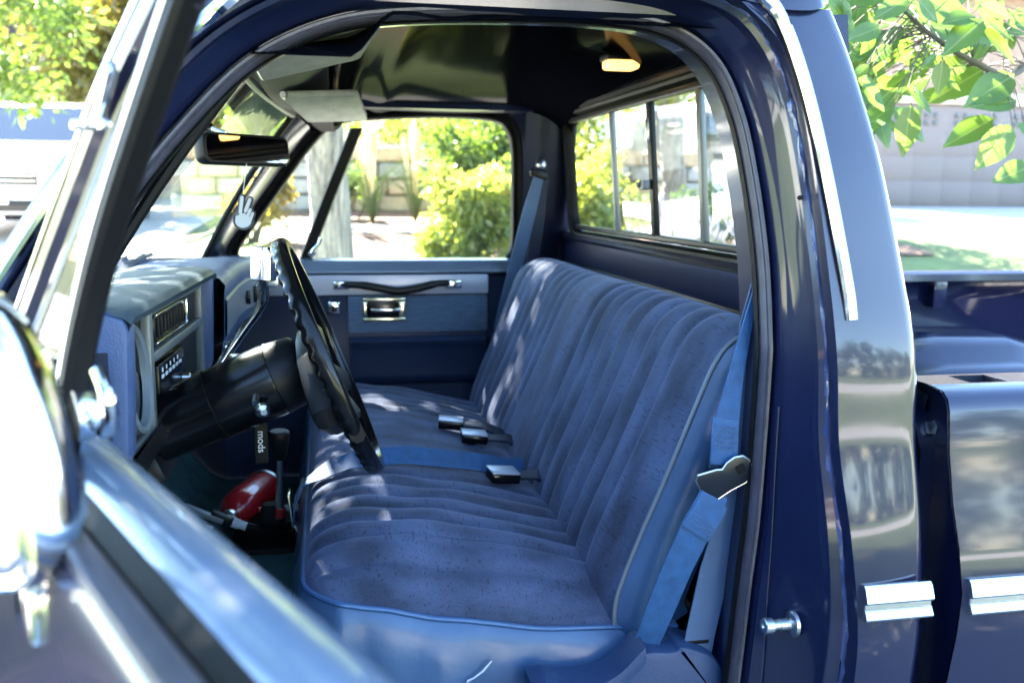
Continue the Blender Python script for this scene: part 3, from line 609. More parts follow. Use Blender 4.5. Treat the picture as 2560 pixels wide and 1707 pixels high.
MB().ribbon([((.043, .1235, 1.030), (.8, 0, -.6)), ((.031, .1230, 1.008), (.8, 0, -.6)), ((.016, .1270, .980), (.82, -.05, -.55))], .050, .0025).part('sewn_loop', 'webbing', belt)
rim_ = [plate(a_*1.01, c_*1.01, 0) for a_, c_ in oo]
MB().tube(rim_, .0016, 6, closed=True).part('plate_rim', 'zinc', lp_)
def stitch(c, u_, v_, w_, h_, n_):
    m_ = MB(); c = V(c); u_ = V(u_).normalized(); v_ = V(v_).normalized(); k_ = u_.cross(v_); k_ = k_ if k_.y < 0 else -k_
    for r_ in range(n_):
        o_ = c+v_*(h_*(r_/(n_-1)-.5))
        m_.tube([o_+u_*(w_*(t_/12-.5))+v_*(.0014*(-1)**t_)+k_*.0036 for t_ in range(13)], .0006, 4)
    m_.part('stitching', 'piping', belt, kind='stuff')
stitch((.0578, .1322, 1.118), (1, 0, -.15), (.02, .04, 1), .034, .030, 5)
stitch((.028, .1245, 1.000), (.8, 0, -.6), (.55, .05, .82), .040, .026, 5)
# retractor cover
rc = [(-.085, .60), (-.085, .735), (-.06, .772), (-.045, .792), (.0, .790), (.012, .797), (.060, .778), (.083, .745), (.09, .70), (.09, .60)]
rc = [(p.x, p.y) for p in spline([V((a, b_, 0)) for a, b_ in rc], 4, True)]
ret = T('retractor_cover', MB().prism(rc, lambda a, b_, t: V((a, t, b_)), .145, .225, .010), 'blue_plastic')
MB().box((.035, .175, .789), (.060, .012, .006), .002).part('belt_slot', 'black_rubber', ret)
MB().box((-.052, .18, .785), (.05, .012, .006), .002, X=(1, 0, .6)).part('belt_slot', 'black_rubber', ret)
MB().loft([[V((x, y, z+dz)) for y, dz in ((.165, 0), (.145, -.004), (.142, -.018), (.150, -.05), (.19, -.05), (.2, 0))] for x, z in [(p.x, p.z) for p in spline([V((a, 0, c_)) for a, c_ in ((-.215, .755), (-.19, .760), (-.165, .750), (-.12, .752), (-.085, .766), (-.055, .795), (-.045, .805))], 5)]], True, False, True).part('seat_side_trim', 'blue_plastic', ret, sharp=60)
# lap strap over the front of the cushion
def on_seat(y, x, d=.004): e = edge_d(y); p = cush(y, max(0, (x-front(y))/(.04-front(y)))**(1/1.35)); return V((p.x, y, p.z+d))
lst = [(V((-.566, .70, .83)), (.0, 1, .1)), (V((-.560, .70, .87)), (0, 1, .1)), (V((-.545, .70, .905)), (.2, 1, 0))]+[(on_seat(.70+.014*k, -.505+.054*k, .020), (.25, 1, .55)) for k in range(8)]
lst.append((V((-.085, .83, .882)), (.3, 1, .3)))
lap = T('centre_lap_belt', MB().ribbon(lst, .050), 'webbing', label='blue lap strap lying over the middle of the cushion')
MB().box((-.568, .70, .856), (.005, .046, .066), .0015, X=(1, 0, .12)).part('strap_tongue', 'gold_chrome', lap)
MB().box((-.556, .70, .812), (.004, .028, .05), .001, X=(1, 0, .45)).part('tongue_blade', 'zinc', lap)
def buckle(c, X, nm):
    o = T(nm, MB().box(c, (.060, .050, .020), .004, X=X, Y=(.3, 1, 0)), 'black_plastic')
    MB().box(V(c)+V((0, 0, .0115)), (.058, .048, .004), .001, X=X, Y=(.3, 1, 0)).part('buckle_face', 'silver_trim', o)
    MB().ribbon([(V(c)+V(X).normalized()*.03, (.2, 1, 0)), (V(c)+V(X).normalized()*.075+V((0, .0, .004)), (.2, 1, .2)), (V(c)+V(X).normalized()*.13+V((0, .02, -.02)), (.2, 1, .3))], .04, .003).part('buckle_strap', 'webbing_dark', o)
buckle(on_seat(.72, -.150, .016), (1, .15, -.12), 'belt_buckle'); buckle(on_seat(1.00, -.165, .018), (1, -.05, -.1), 'belt_buckle'); buckle(on_seat(1.10, -.205, .020), (1, -.15, -.1), 'belt_buckle')
# passenger shoulder belt
pb_ = T('passenger_belt', MB().ribbon([((.150, 1.735, 1.515), (1, 0, .3)), ((.125, 1.735, 1.42), (1, 0, .28)), ((.095, 1.735, 1.30), (1, 0, .26)), ((.066, 1.735, 1.18), (1, 0, .24)), ((.035, 1.735, 1.05), (1, 0, .24))], [.034, .046, .048, .048, .048]), 'webbing_pale', label='pale blue passenger shoulder belt')
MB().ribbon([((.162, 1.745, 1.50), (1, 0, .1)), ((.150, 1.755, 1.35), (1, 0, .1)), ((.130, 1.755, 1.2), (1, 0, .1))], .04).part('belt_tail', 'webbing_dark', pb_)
MB().prism(rrect(.058, .022, .009, 4), lambda a, b_, t: V((.148+a*.95+b_*.25, t, 1.513+a*.28*-1+b_)), 1.745, 1.728, .003).part('belt_loop', 'black_satin', pb_)
MB().lathe((.156, 1.752, 1.540), (0, -1, 0), [(0, .018), (.016, .017), (.026, .012), (.030, .004)], 18).part('anchor_bolt_cap', 'zinc', pb_)

# ---- transfer case lever and boot
lev = T('transfer_lever', MB().tube([(-.602, .93, .70), (-.600, .92, .79), (-.598, .915, .85), (-.597, .91, .905)], [.011, .010, .0065, .0055], 10), 'zinc')
MB().lathe((-.597, .91, .895), (0, -.05, 1), [(0, .012), (.02, .017), (.045, .022), (.055, .023), (.060, .022), (.063, .018)], 22).part('lever_knob', 'black_satin', lev)
MB().lathe((-.600, .92, .765), (0, 0, 1), [(0, .0125), (.018, .0125), (.02, .011)], 14).part('lever_band', 'red_paint', lev)
mb = MB()
for k in range(7): pass
mb.loft([[V((-.62+sx*a, .95+sy*b_, z)) for sx, sy in rrect(2, 2, .5, 4)] for a, b_, z in ((.085, .08, .700), (.083, .078, .712), (.070, .066, .714), (.074, .07, .724), (.058, .055, .728), (.062, .058, .738), (.045, .043, .744), (.049, .046, .754), (.030, .030, .764), (.016, .016, .785))], True, False, True)
mb.part('lever_boot', 'black_rubber', lev)
for x, y in ((-.705, .875), (-.54, .875)): MB().lathe((x, y, .712), (0, 0, 1), [(0, .008), (.004, .007), (.006, .003)], 10).part('boot_screw', 'gold_chrome', lev)
# ---- the open driver door: s along the door from its hinge, n inwards, z up
HP = V((-.872, .043, 0)); TH = RAD(65)
DD = V((math.cos(TH), -math.sin(TH), 0)); DNn = V((math.sin(TH), math.cos(TH), 0))
def dr(s, n, z): return HP+DD*s+DNn*n+V((0, 0, z))
def ln(z): return .2*max(0, z-1.25)
SA, SB = .03, 1.22
so_ = [(-.030, 1.252), (-.040, 1.256), (-.047, 1.250), (-.050, 1.235), (-.052, 1.20), (-.058, 1.12), (-.068, 1.05), (-.084, .985), (-.094, .955), (-.095, .925), (-.092, .85), (-.075, .70), (-.05, .55), (-.03, .47)]
ddoor = T('driver_door', MB().loft([[dr(s, n, z) for n, z in so_] for s in [lerp(SA, SB, k/12) for k in range(13)]], False), 'navy_paint', sharp=50, label='open driver door, dark blue outside with pale blue sill inside')
si = [(.000, 1.246), (.006, 1.252), (.022, 1.254), (.040, 1.250), (.054, 1.240), (.062, 1.224), (.066, 1.19), (.066, 1.10), (.075, 1.02), (.080, .9), (.075, .5)]
MB().loft([[dr(s, n, z) for n, z in si] for s in [lerp(SA+.02, SB-.01, k/12) for k in range(13)]], False).part('inner_panel', 'door_sill_vinyl', ddoor, sharp=60)
MB().loft([[dr(s, n, z) for n, z in ((.001, 1.244), (-.012, 1.238), (-.014, 1.22), (-.029, 1.22), (-.030, 1.25))] for s in (SA+.3, SB-.05)], False).part('window_slot', 'black_rubber', ddoor)
MB().loft([[dr(s, n, z) for n, z in ((-.024, 1.250), (-.026, 1.258), (-.034, 1.2605), (-.042, 1.2590), (-.044, 1.255))] for s in [lerp(SA+.25, SB-.02, k/6) for k in range(7)]], False).part('belt_moulding', 'rubber_seal', ddoor)
MB().loft([[dr(s, n, z) for n, z in ((-.084, .990), (-.094, .988), (-.100, .975), (-.101, .955), (-.104, .950), (-.105, .940), (-.098, .936))] for s in [lerp(SA+.02, SB-.01, k/6) for k in range(7)]], False).part('side_moulding', 'chrome', ddoor)
MB().loft([[dr(s, n, z) for n, z in ((-.03, 1.25), (-.05, 1.2), (-.09, .95), (-.04, .5), (.07, .5), (.064, 1.2), (.0, 1.25))] for s in (SB, SB+.012)], True, False, True).part('door_edge', 'navy_paint', ddoor)
MB().loft([[dr(s, n, z) for n, z in ((-.03, 1.25), (-.05, 1.2), (-.09, .95), (-.04, .5), (.07, .5), (.064, 1.2), (.0, 1.25))] for s in (SA-.004, SA+.022)], True, False, True).part('door_edge', 'navy_paint', ddoor)
# window frame
fp = spline([(.125, 0, 1.225), (.235, 0, 1.338), (.345, 0, 1.448), (.412, 0, 1.513), (.51, 0, 1.578), (.60, 0, 1.625), (.70, 0, 1.655), (.90, 0, 1.662), (1.09, 0, 1.655), (1.155, 0, 1.625), (1.178, 0, 1.56), (1.19, 0, 1.4), (1.195, 0, 1.23)], 8)
def sweep_door(path, prof):
    r = []
    for i, p in enumerate(path):
        t = (path[min(i+1, len(path)-1)]-path[max(i-1, 0)]).normalized(); q = V((t.z, 0, -t.x))    # towards the glass
        r.append([dr(p.x+q.x*a, ln(p.z)+b_, p.z+q.z*a) for a, b_ in prof])
    return r
MB().loft(sweep_door(fp, [(-.026, -.007), (-.026, .006), (-.018, .013), (-.004, .013), (-.002, .006), (.008, .005), (.010, -.002), (.002, -.004), (-.004, -.011), (-.016, -.013)]), True, False, True).part('window_frame', 'navy_paint', ddoor, sharp=30)
MB().loft(sweep_door(fp, [(-.029, -.009), (-.022, -.015), (-.018, -.0145), (-.026, -.007)]), True, False, True).part('frame_moulding', 'chrome', ddoor)
MB().loft(sweep_door(fp, [(.006, -.003), (.014, -.005), (.017, 0), (.014, .005), (.006, .005)]), True, False, True).part('run_channel', 'rubber_seal', ddoor)
dv = spline([(.408, 0, 1.225), (.410, 0, 1.29), (.418, 0, 1.36), (.455, 0, 1.448), (.545, 0, 1.575), (.605, 0, 1.640)], 6)
MB().loft(sweep_door(dv, [(-.006, -.011), (.004, -.011), (.008, -.006), (.008, .006), (.004, .010), (-.003, .010), (-.007, .004)]), True, False, True).part('division_bar', 'black_rubber', ddoor)
MB().loft(sweep_door(dv, [(-.013, -.012), (-.008, -.0135), (-.005, -.012), (-.006, .002), (-.013, .002)]), True, False, True).part('vent_frame', 'brushed', ddoor)
vf = [p for p in fp if 1.25 < p.z < 1.60 and p.x < .6]
vg = [(p.x+.012, p.z-.010) for p in vf]+[(p.x-.02, p.z) for p in dv[::-1] if p.z < 1.59]
vg_o = MB().add([dr(a, ln(b_)-.004, b_) for a, b_ in vg], [tuple(range(len(vg)))]).part('vent_glass', 'vent_glass', ddoor, sharp=0)
MB().loft(sweep_door([p for p in fp if 1.24 < p.z < 1.60 and p.x < .6], [(.014, -.006), (.024, -.007), (.026, .002), (.014, .003)]), True, False, True).part('vent_frame', 'rubber_seal', ddoor)
MB().box(dr(.440, ln(1.52)-.016, 1.527), (.060, .010, .013), .004, X=DD*.8+V((0, 0, .62)), Y=DNn).box(dr(.415, ln(1.5)-.020, 1.506), (.010, .022, .008), .003, X=DD, Y=DNn).box(dr(.428, ln(1.5)-.012, 1.506), (.026, .008, .007), .002, X=DD, Y=DNn).part('vent_pivot', 'chrome', ddoor)
lo = dr(.440, .008, 1.292)
MB().lathe(lo, DNn, [(-.004, .019), (.004, .019), (.012, .015), (.016, .008)], 20).part('vent_latch', 'chrome', ddoor)
MB().tube(spline([lo+DNn*.012, lo+DD*.018+DNn*.012+V((0, 0, -.008)), lo+DD*.036+DNn*.012+V((0, 0, .004)), lo+DD*.040+DNn*.010+V((0, 0, .022)), lo+DD*.026+DNn*.008+V((0, 0, .038))], 5), [.0075]*9+[.0065]*6+[.005]*6, 10).part('latch_lever', 'chrome', ddoor)
# door mirror
mA = V((-.90, -.43)); 
def mpnt(a, b_, t):                             # a along the head, b up, t out of the face
    c = V((.640, -.052)); q = c+mA.normalized()*a+V((mA.normalized().y*-1*-1, mA.normalized().x*-1)).normalized()*0
    nn_ = V((.43, -.90)).normalized()
    return dr(q.x+nn_.x*t, q.y+nn_.y*t, 1.235+b_)
hd = spline([(V((a, b_, 0))) for a, b_ in ((.006, .012), (.000, .03), (.006, .075), (.03, .130), (.065, .168), (.11, .185), (.19, .188), (.235, .170), (.245, .10), (.235, .03), (.20, .004), (.10, -.003), (.03, .0))], 5, True)
hd = [(p.x, p.y) for p in hd]
def shrink(k): cx_, cy_ = .12, .09; return [(cx_+(a-cx_)*k, cy_+(b_-cy_)*k) for a, b_ in hd]
mir = MB().loft([[mpnt(a, b_, t) for a, b_ in shrink(k)] for k, t in ((.93, .004), (.965, .008), (.985, .007), (1., .0), (.99, -.008), (.94, -.024), (.82, -.042), (.6, -.052), (.2, -.055))], True, False, True).part('door_mirror', 'chrome', ddoor, sharp=50)
MB().loft([[mpnt(a, b_, t) for a, b_ in shrink(k)] for k, t in ((.94, .0055), (.88, .009), (.75, .0145), (.55, .0195), (.3, .0225), (.02, .0235))], True, False, True).part('mirror_face', 'chrome', mir, sharp=0)
MB().tube([mpnt(.05, .03, -.03), dr(.575, -.050, 1.225), dr(.57, -.046, 1.20)], [.012, .010, .012], 12).box(dr(.565, -.053, 1.205), (.05, .010, .036), .004, X=DD, Y=DNn).part('mirror_arm', 'chrome', mir)

pd = T('brake_pedal', MB().box((-.93, .40, .80), (.012, .11, .055), .004, X=(1, 0, .5)), 'black_rubber')
MB().tube([(-.94, .40, .82), (-1.0, .40, .95), (-1.02, .40, 1.08)], .008, 8).part('pedal_arm', 'dark_steel', pd)
# ---- striker and data plate on the jamb
st = V((.136, .054, .866))
sk = T('door_striker', MB().lathe(st, (-1, -.02, 0), [(-.003, .019), (.002, .019), (.004, .016), (.005, .0085), (.020, .0085), (.0205, .0078), (.027, .0078), (.0275, .0085), (.031, .0085), (.0315, .0115), (.042, .0115), (.0435, .010), (.044, .004), (.041, .002)], 24), 'zinc')
MB().lathe(st+V((-.020, .0003, 0)), (-1, -.02, 0), [(0, .0083), (.0065, .0083)], 20, caps=False).part('worn_ring', 'gold_chrome', sk)
pt = T('jamb_plate', MB().add([V((.150, .068, .815)), V((.186, .030, .775)), V((.186, .030, .70)), V((.138, .076, .70))], [(0, 1, 2, 3)]), 'scuffed_tag')
MB().lathe((.150, .064, .808), (-.7, -.7, 0), [(0, .004), (.002, .003)], 10).part('rivet', 'zinc', pt)
for z, i_ in ((1.455, 7), (1.70, 10)):
    pass
MB().lathe(jamb_ring(NK*6+5)[8]+V((-.004, -.004, 0)), (-.7, -.7, 0), [(0, .0035), (.002, .003), (.003, .001)], 10).part('jamb_plug', 'black_rubber', jamb)

# ---- body mouldings
def side_y(z): return interp([(.5, .01), (.75, -.012), (.87, -.0225), (.94, -.025), (1.0, -.017), (1.13, .009), (1.2, .02)], z)
def moulding(x0, x1, nm, yo=0.):
    o = T(nm, MB().loft([[V((x, yo+side_y(.925)+d, z)) for d, z in ((.004, .951), (-.001, .951), (-.005, .947), (-.0115, .931), (-.010, .928), (-.005, .926), (-.005, .919), (-.007, .918), (-.0125, .908), (-.011, .905), (.004, .904))] for x in (x0, x1)], True, False, True), 'chrome')
    MB().loft([[V((x, yo+side_y(.925)+d, z)) for d, z in ((-.0045, .9262), (-.0058, .9255), (-.0058, .9195), (-.0045, .919))] for x in (x0+.001, x1-.001)], True, False, True).part('moulding_insert', 'brushed', o)
moulding(.193, .291, 'cab_moulding'); moulding(.345, 2.42, 'bed_moulding', -.006)

# ---- cargo bed
BX0, BX1 = .322, 2.44
bp2 = [(.020, .45), (.0, .60), (-.014, .75), (-.026, .87), (-.030, .93), (-.020, .99), (-.004, 1.05), (.009, 1.12), (.014, 1.172), (.020, 1.188), (.032, 1.197), (.06, 1.200), (.125, 1.200), (.135, 1.194), (.138, 1.17)]
def bedside(sg, nm):
    Y = (lambda y: y) if sg > 0 else (lambda y: 2*YC-y)
    xs = [BX0+.006, BX0+.02, .395]+[.45, .7, 1.0, 1.5, 2.0, 2.40, BX1]
    rows_ = []
    for k, x in enumerate(xs):
        q = []
        for y, z in bp2:
            dx = .012*math.exp(-((z-.90)/.14)**2)*math.exp(-(x-BX0)/.03) if sg > 0 else 0
            q.append(V((x+dx, Y(y), z)))
        rows_.append(q)
    o = T(nm, MB().loft([r[:12] for r in rows_], False), 'navy_paint', sharp=45)
    # rail top, left open at the stake pocket
    def rail(a, b_, ya, yb): return [V((a, Y(ya), 1.2)), V((b_, Y(ya), 1.2)), V((b_, Y(yb), 1.2)), V((a, Y(yb), 1.2))]
    m_ = MB(); hx0, hx1, hy0, hy1 = .395, .455, .066, .116
    for q in (rail(BX0+.006, BX1, .06, hy0), rail(BX0+.006, BX1, hy1, .125), rail(BX0+.006, hx0, hy0, hy1), rail(hx1, BX1, hy0, hy1)): m_.add(q, [(0, 1, 2, 3)])
    m_.loft([[V((x, Y(y), z)) for y, z in ((.125, 1.200), (.135, 1.194), (.138, 1.17))] for x in (BX0+.006, BX1)], False)
    m_.part('bed_rail', 'navy_paint', o)
    MB().loft([[V((a, Y(b_), z)) for a, b_ in ((hx0, hy0), (hx1, hy0), (hx1, hy1), (hx0, hy1))] for z in (1.2, 1.08)], True).part('stake_pocket', 'firewall', o)
    MB().loft([[V((x, Y(y), z)) for y, z in ((.137, 1.172), (.125, 1.165), (.10, 1.15), (.075, 1.10), (.072, .9), (.072, .62))] for x in (BX0+.01, BX1)], False).part('inner_wall', 'navy_paint', o)
    for x in (.95, 1.60, 2.1): MB().box((x, Y(.100), 1.125), (.05, .055, .10), .006).part('pocket_post', 'navy_paint', o)
    MB().loft([[V((x, Y(.07+d), z)) for d, z in ((0, .62), (.34, .62), (.34, zt-.14), (.33, zt-.10), (.30, zt-.085), (.275, zt-.075), (.25, zt-.03), (.21, zt), (0, zt+.004))] for x, zt in ((1.15, .66), (1.19, .80), (1.27, .92), (1.38, .985), (1.48, 1.0), (1.74, 1.0), (1.86, .975), (1.98, .90), (2.06, .80), (2.10, .66))], False).part('wheel_arch', 'navy_paint', o, sharp=50)
    return o
bs = bedside(1, 'bed_side'); bedside(-1, 'bed_side')
MB().loft([[V((BX0+.012*math.exp(-((z-.90)/.14)**2)+.002, y, z)) for y, z in bp2[:12]], [V((BX0+.03, y+.02, z-.004)) for y, z in bp2[:12]], [V((BX0+.035, .14, z-.01)) for y, z in bp2[:12]]], False).part('front_flange', 'navy_paint', bs, sharp=30)
MB().lathe((.36, .085, 1.132), (-1, 0, 0), [(0, .012), (.006, .012), (.012, .010), (.013, .006)], 6).part('bed_bolt', 'zinc', bs)
T('bed_front_panel', MB().loft([[V((x, y, z)) for x, z in ((.352, .55), (.352, 1.165), (.358, 1.185), (.372, 1.192), (.388, 1.185), (.39, 1.15), (.39, .62))] for y in (.10, 1.84)], False), 'navy_paint')
T('bed_floor', MB().loft([[V((x, y, .60+(.008 if k % 4 in (1, 2) else -.008))) for k, y in enumerate([.1+1.74*j/40 for j in range(41)])] for x in (.35, 2.44)], False), 'navy_paint')
T('tailgate', MB().box((2.45, YC, .90), (.04, 1.72, .56), .01), 'navy_paint')
# ---- front body
def hoodf(u, v):
    x = lerp(-.99, -2.30, u); y = lerp(.12, 1.82, v); e = abs(y-YC)/.85
    return V((x, y, 1.235-.055*u-.10*u**4-.035*e**2+.012*math.exp(-((e-.62)/.06)**2)))
T('engine_hood', MB().grid(hoodf, 20, 34), 'navy_paint', sharp=0)
for sg in (1, -1):
    Y = (lambda y: y) if sg > 0 else (lambda y: 2*YC-y)
    T('front_fender', MB().loft([[V((x, Y(y), z-.06*max(0, (-1.2-x)/1.1)**2)) for y, z in ((.03, .5), (.008, .62), (-.004, .8), (-.006, .93), (.0, 1.0), (.008, 1.13), (.02, 1.185), (.05, 1.205), (.118, 1.198))] for x in (-.965, -1.3, -1.6, -1.95, -2.3)], False), 'navy_paint', sharp=40)
T('front_panel', MB().box((-2.32, YC, .86), (.05, 1.86, .50), .02), 'bezel_grey')
T('cowl_panel', MB().loft([[V((x, y, z)) for x, z in ((-.93, 1.24), (-1.0, 1.225), (-1.06, 1.215))] for y in (.10, .5, 1.4, 1.84)], False), 'black_satin')
for k in range(2):
    x0 = -.955; y0 = .55+.62*k
    o = T('wiper', MB().tube([(x0-.03, y0, 1.245), (x0-.015, y0+.22, 1.272), (x0-.01, y0+.40, 1.285)], .006, 8), 'black_satin')
    MB().box((x0-.012, y0+.32, 1.279), (.01, .42, .010), .002, X=(1, 0, .3)).part('wiper_blade', 'black_rubber', o)
# under body and wheels
T('chassis', MB().box((.0, YC, .44), (4.4, .9, .14), .01), 'firewall')
for x in (-1.72, 1.42):
    for y, sg in ((.14, -1), (1.80, 1)):
        o = T('wheel', MB().lathe((x, y-sg*.12, .37), (0, sg, 0), [(0, .22), (.0, .33), (.02, .36), (.06, .37), (.19, .37), (.23, .36), (.25, .33), (.25, .22)], 40, caps=False), 'black_rubber')
        MB().lathe((x, y-sg*.12, .37), (0, sg, 0), [(.23, .22), (.20, .20), (.12, .18), (.12, .07), (.20, .06), (.21, .02)], 32, caps=False).part('rim', 'zinc', o)

# ================================================================== LOOSE THINGS IN THE CAB
# fire extinguisher lying against the hump, its head towards the driver side
ex = empty('fire_extinguisher', (-.66, 1.05, .715), 'small red fire extinguisher lying on the cab floor hump', 'fire extinguisher')
ea = V((.30, .93, .0)).normalized(); eo = V((-.700, .94, .768))
MB().lathe(eo, ea, [(-.004, .012), (0, .018), (.006, .027), (.016, .036), (.030, .0425), (.045, .044), (.17, .044), (.185, .041), (.195, .034)], 32).part('cylinder', 'red_paint', ex)
MB().lathe(eo, -ea, [(0, .014), (.012, .014), (.014, .018), (.026, .018), (.028, .012), (.04, .011)], 18).part('valve', 'zinc', ex)
vh = eo-ea*.03
MB().box(vh+V((-.045, -.01, .018)), (.085, .020, .012), .003, X=(-.9, .05, .42), Y=(0, 1, 0)).part('squeeze_lever', 'grey_plastic', ex)
MB().box(vh+V((-.012, -.004, .004)), (.045, .024, .024), .004, X=(-.9, .05, .42)).part('valve_block', 'black_satin', ex)
MB().box(vh+V((-.058, -.008, -.008)), (.060, .018, .006), .002, X=(-1, .05, .28)).part('carry_handle', 'white_plastic', ex)
MB().tube(spline([vh+V((.01, -.004, -.004)), vh+V((.045, -.008, -.016)), vh+V((.09, .0, -.034)), vh+V((.15, .03, -.045)), vh+V((.20, .06, -.05))], 5), .0085, 10).part('hose', 'black_rubber', ex)
MB().lathe(vh+V((.012, -.006, -.005)), (.9, -.1, -.33), [(0, .011), (.014, .011), (.015, .0095), (.03, .0095)], 14).part('hose_fitting', 'white_plastic', ex)
MB().tube([eo+V((.085, .02, .0)), eo+V((.12, .03, -.004)), eo+V((.165, .045, -.002))], [.009, .0095, .009], 12).part('nozzle', 'white_plastic', ex)
MB().tube([eo+V((.052, .005, .002)), eo+V((.088, .02, .0))], [.0098, .0105], 12).part('nozzle_band', 'red_paint', ex)
MB().tube(spline([vh+V((-.05, 0, -.02)), vh+V((-.04, -.012, -.055)), vh+V((-.015, -.012, -.09)), vh+V((.012, -.008, -.115))], 5), .0022, 6).part('pull_strap', 'white_plastic', ex)
MB().lathe(eo+ea*.172, ea, [(0, .0455), (.012, .0455), (.014, .043)], 30, caps=False).part('base_ring', 'zinc', ex)
# hanging hand-shaped air freshener
fa_ = empty('air_freshener', (-.648, .90, 1.37), 'white two-finger hand shaped air freshener hanging below the cab mirror', 'air freshener')
fo = V((-.652, .90, 1.413)); fx = V((.92, -.38, 0)).normalized(); fzv = V((.05, 0, 1))
def fm(a, b_, t): return fo+fx*a+fzv*b_+V((.38, .92, 0))*-t
def capsule(x0, z0, x1, z1, r, n=6):
    a = math.atan2(z1-z0, x1-x0); o = []
    for k in range(n+1): o.append((x1+r*math.cos(a-math.pi/2+math.pi*k/n), z1+r*math.sin(a-math.pi/2+math.pi*k/n)))
    for k in range(n+1): o.append((x0+r*math.cos(a+math.pi/2+math.pi*k/n), z0+r*math.sin(a+math.pi/2+math.pi*k/n)))
    return o
shp = [(-.007, .001, -.004, .030, .0062), (.004, .004, .013, .026, .0060), (.009, -.006, .014, .006, .0052), (.015, -.014, .0195, -.001, .0048), (-.014, -.009, .001, -.004, .0058)]
palm = [(.021*math.cos(2*math.pi*k/28)-.0005, -.016+.017*math.sin(2*math.pi*k/28)) for k in range(28)]
bk_ = MB().prism([(a*1.10, (b_+.016)*1.10-.016) for a, b_ in palm], fm, -.0012, .0004)
for q in shp: bk_.prism(capsule(*q[:4], q[4]*1.22), fm, -.0012, .0004)
bk_.part('card_outline', 'card_dark', fa_)
fr_ = MB().prism([(a*.84, (b_+.016)*.82-.016) for a, b_ in palm], fm, .0003, .0016)
for x0, z0, x1, z1, r in shp: fr_.prism(capsule(x0, z0, x1, z1, r*.62), fm, .0003, .0019)
fr_.part('card_hand', 'card_white', fa_)
MB().tube([fm(-.003, .033, 0), mo+V((.0, -.05, -.030))], .0007, 5).part('string', 'white_plastic', fa_)
# key tag hanging from the ignition
kt = empty('key_tag', (-.608, .53, 1.03), 'black key tag with white lettering hanging under the steering column', 'key tag')
MB().box((-.606, .50, 1.045), (.022, .003, .080), .001, X=(1, .25, 0)).part('tag', 'black_rubber', kt)
MB().tube([(-.606, .50, 1.083), (-.604, .505, 1.11), (-.60, .52, 1.135)], .0012, 6).part('ring_cord', 'zinc', kt)
cu = bpy.data.curves.new('lettering', 'FONT'); cu.body = 'mods'; cu.size = .017; cu.extrude = .0003; cu.align_x = 'CENTER'; cu.align_y = 'CENTER'
tmp = bpy.data.objects.new('lettering', cu); sc.collection.objects.link(tmp)
dg = bpy.context.evaluated_depsgraph_get(); me = bpy.data.meshes.new_from_object(tmp.evaluated_get(dg)); bpy.data.objects.remove(tmp)
xd = V((0, 0, -1)); zd = V((.2425, -.970, 0)); yd = zd.cross(xd)
mt = Matrix((xd, yd, zd)).transposed().to_4x4(); mt.translation = V((-.606, .4976, 1.043)); me.transform(mt)
link('lettering', me, 'white_print', kt)
# ================================================================== THE PLACE
mat('asphalt', (.25, .235, .215), .9, bump=(60, .6, .01), vary=(30, .25, (1, 1, 1)))
mat('concrete', (.46, .435, .40), .85, bump=(40, .4, .006), vary=(3, .12, (1, 1, 1)))
mat('lawn_soil', (.12, .15, .045), .95, bump=(30, .9, .03), vary=(1.2, .35, (1, 1, 1)))
mat('mulch', (.20, .115, .07), .95, bump=(26, 1., .05), vary=(14, .5, (1, 1, 1)))
mat('bark', (.21, .20, .185), .95, bump=(22, 1., .04), vary=(9, .6, (4, 4, .35)))
mat('twig_bark', (.12, .105, .085), .8)
mat('stone_grey', (.36, .37, .40), .9, bump=(20, .8, .02), vary=(4, .3, (1, 1, 1)))
mat('stone_tan', (.48, .38, .29), .9, bump=(20, .8, .02), vary=(4, .3, (1, 1, 1)))
mat('mortar', (.30, .29, .27), .95)
mat('taupe_paint', (.19, .150, .135), .6)
mat('cream_siding', (.62, .52, .40), .7)
mat('white_trim', (.78, .77, .75), .5)
mat('brick_tan', (.30, .21, .16), .9, vary=(12, .3, (1, 1, 3)), bump=(30, .5, .01))
mat('shingle', (.06, .055, .05), .9, vary=(20, .3, (1, 1, 1)))
mat('brick_brown', (.15, .10, .08), .9, vary=(12, .3, (1, 1, 3)))
mat('dark_pane', (.02, .025, .03), .08, coat=.5)
mat('car_white', (.80, .80, .80), .25, 0, 1.)
mat('car_black', (.015, .015, .017), .4)
mat('plume', (.74, .60, .40), .9)
mat('terracotta', (.48, .20, .11), .8)
mat('lavender', (.46, .42, .52), .9)
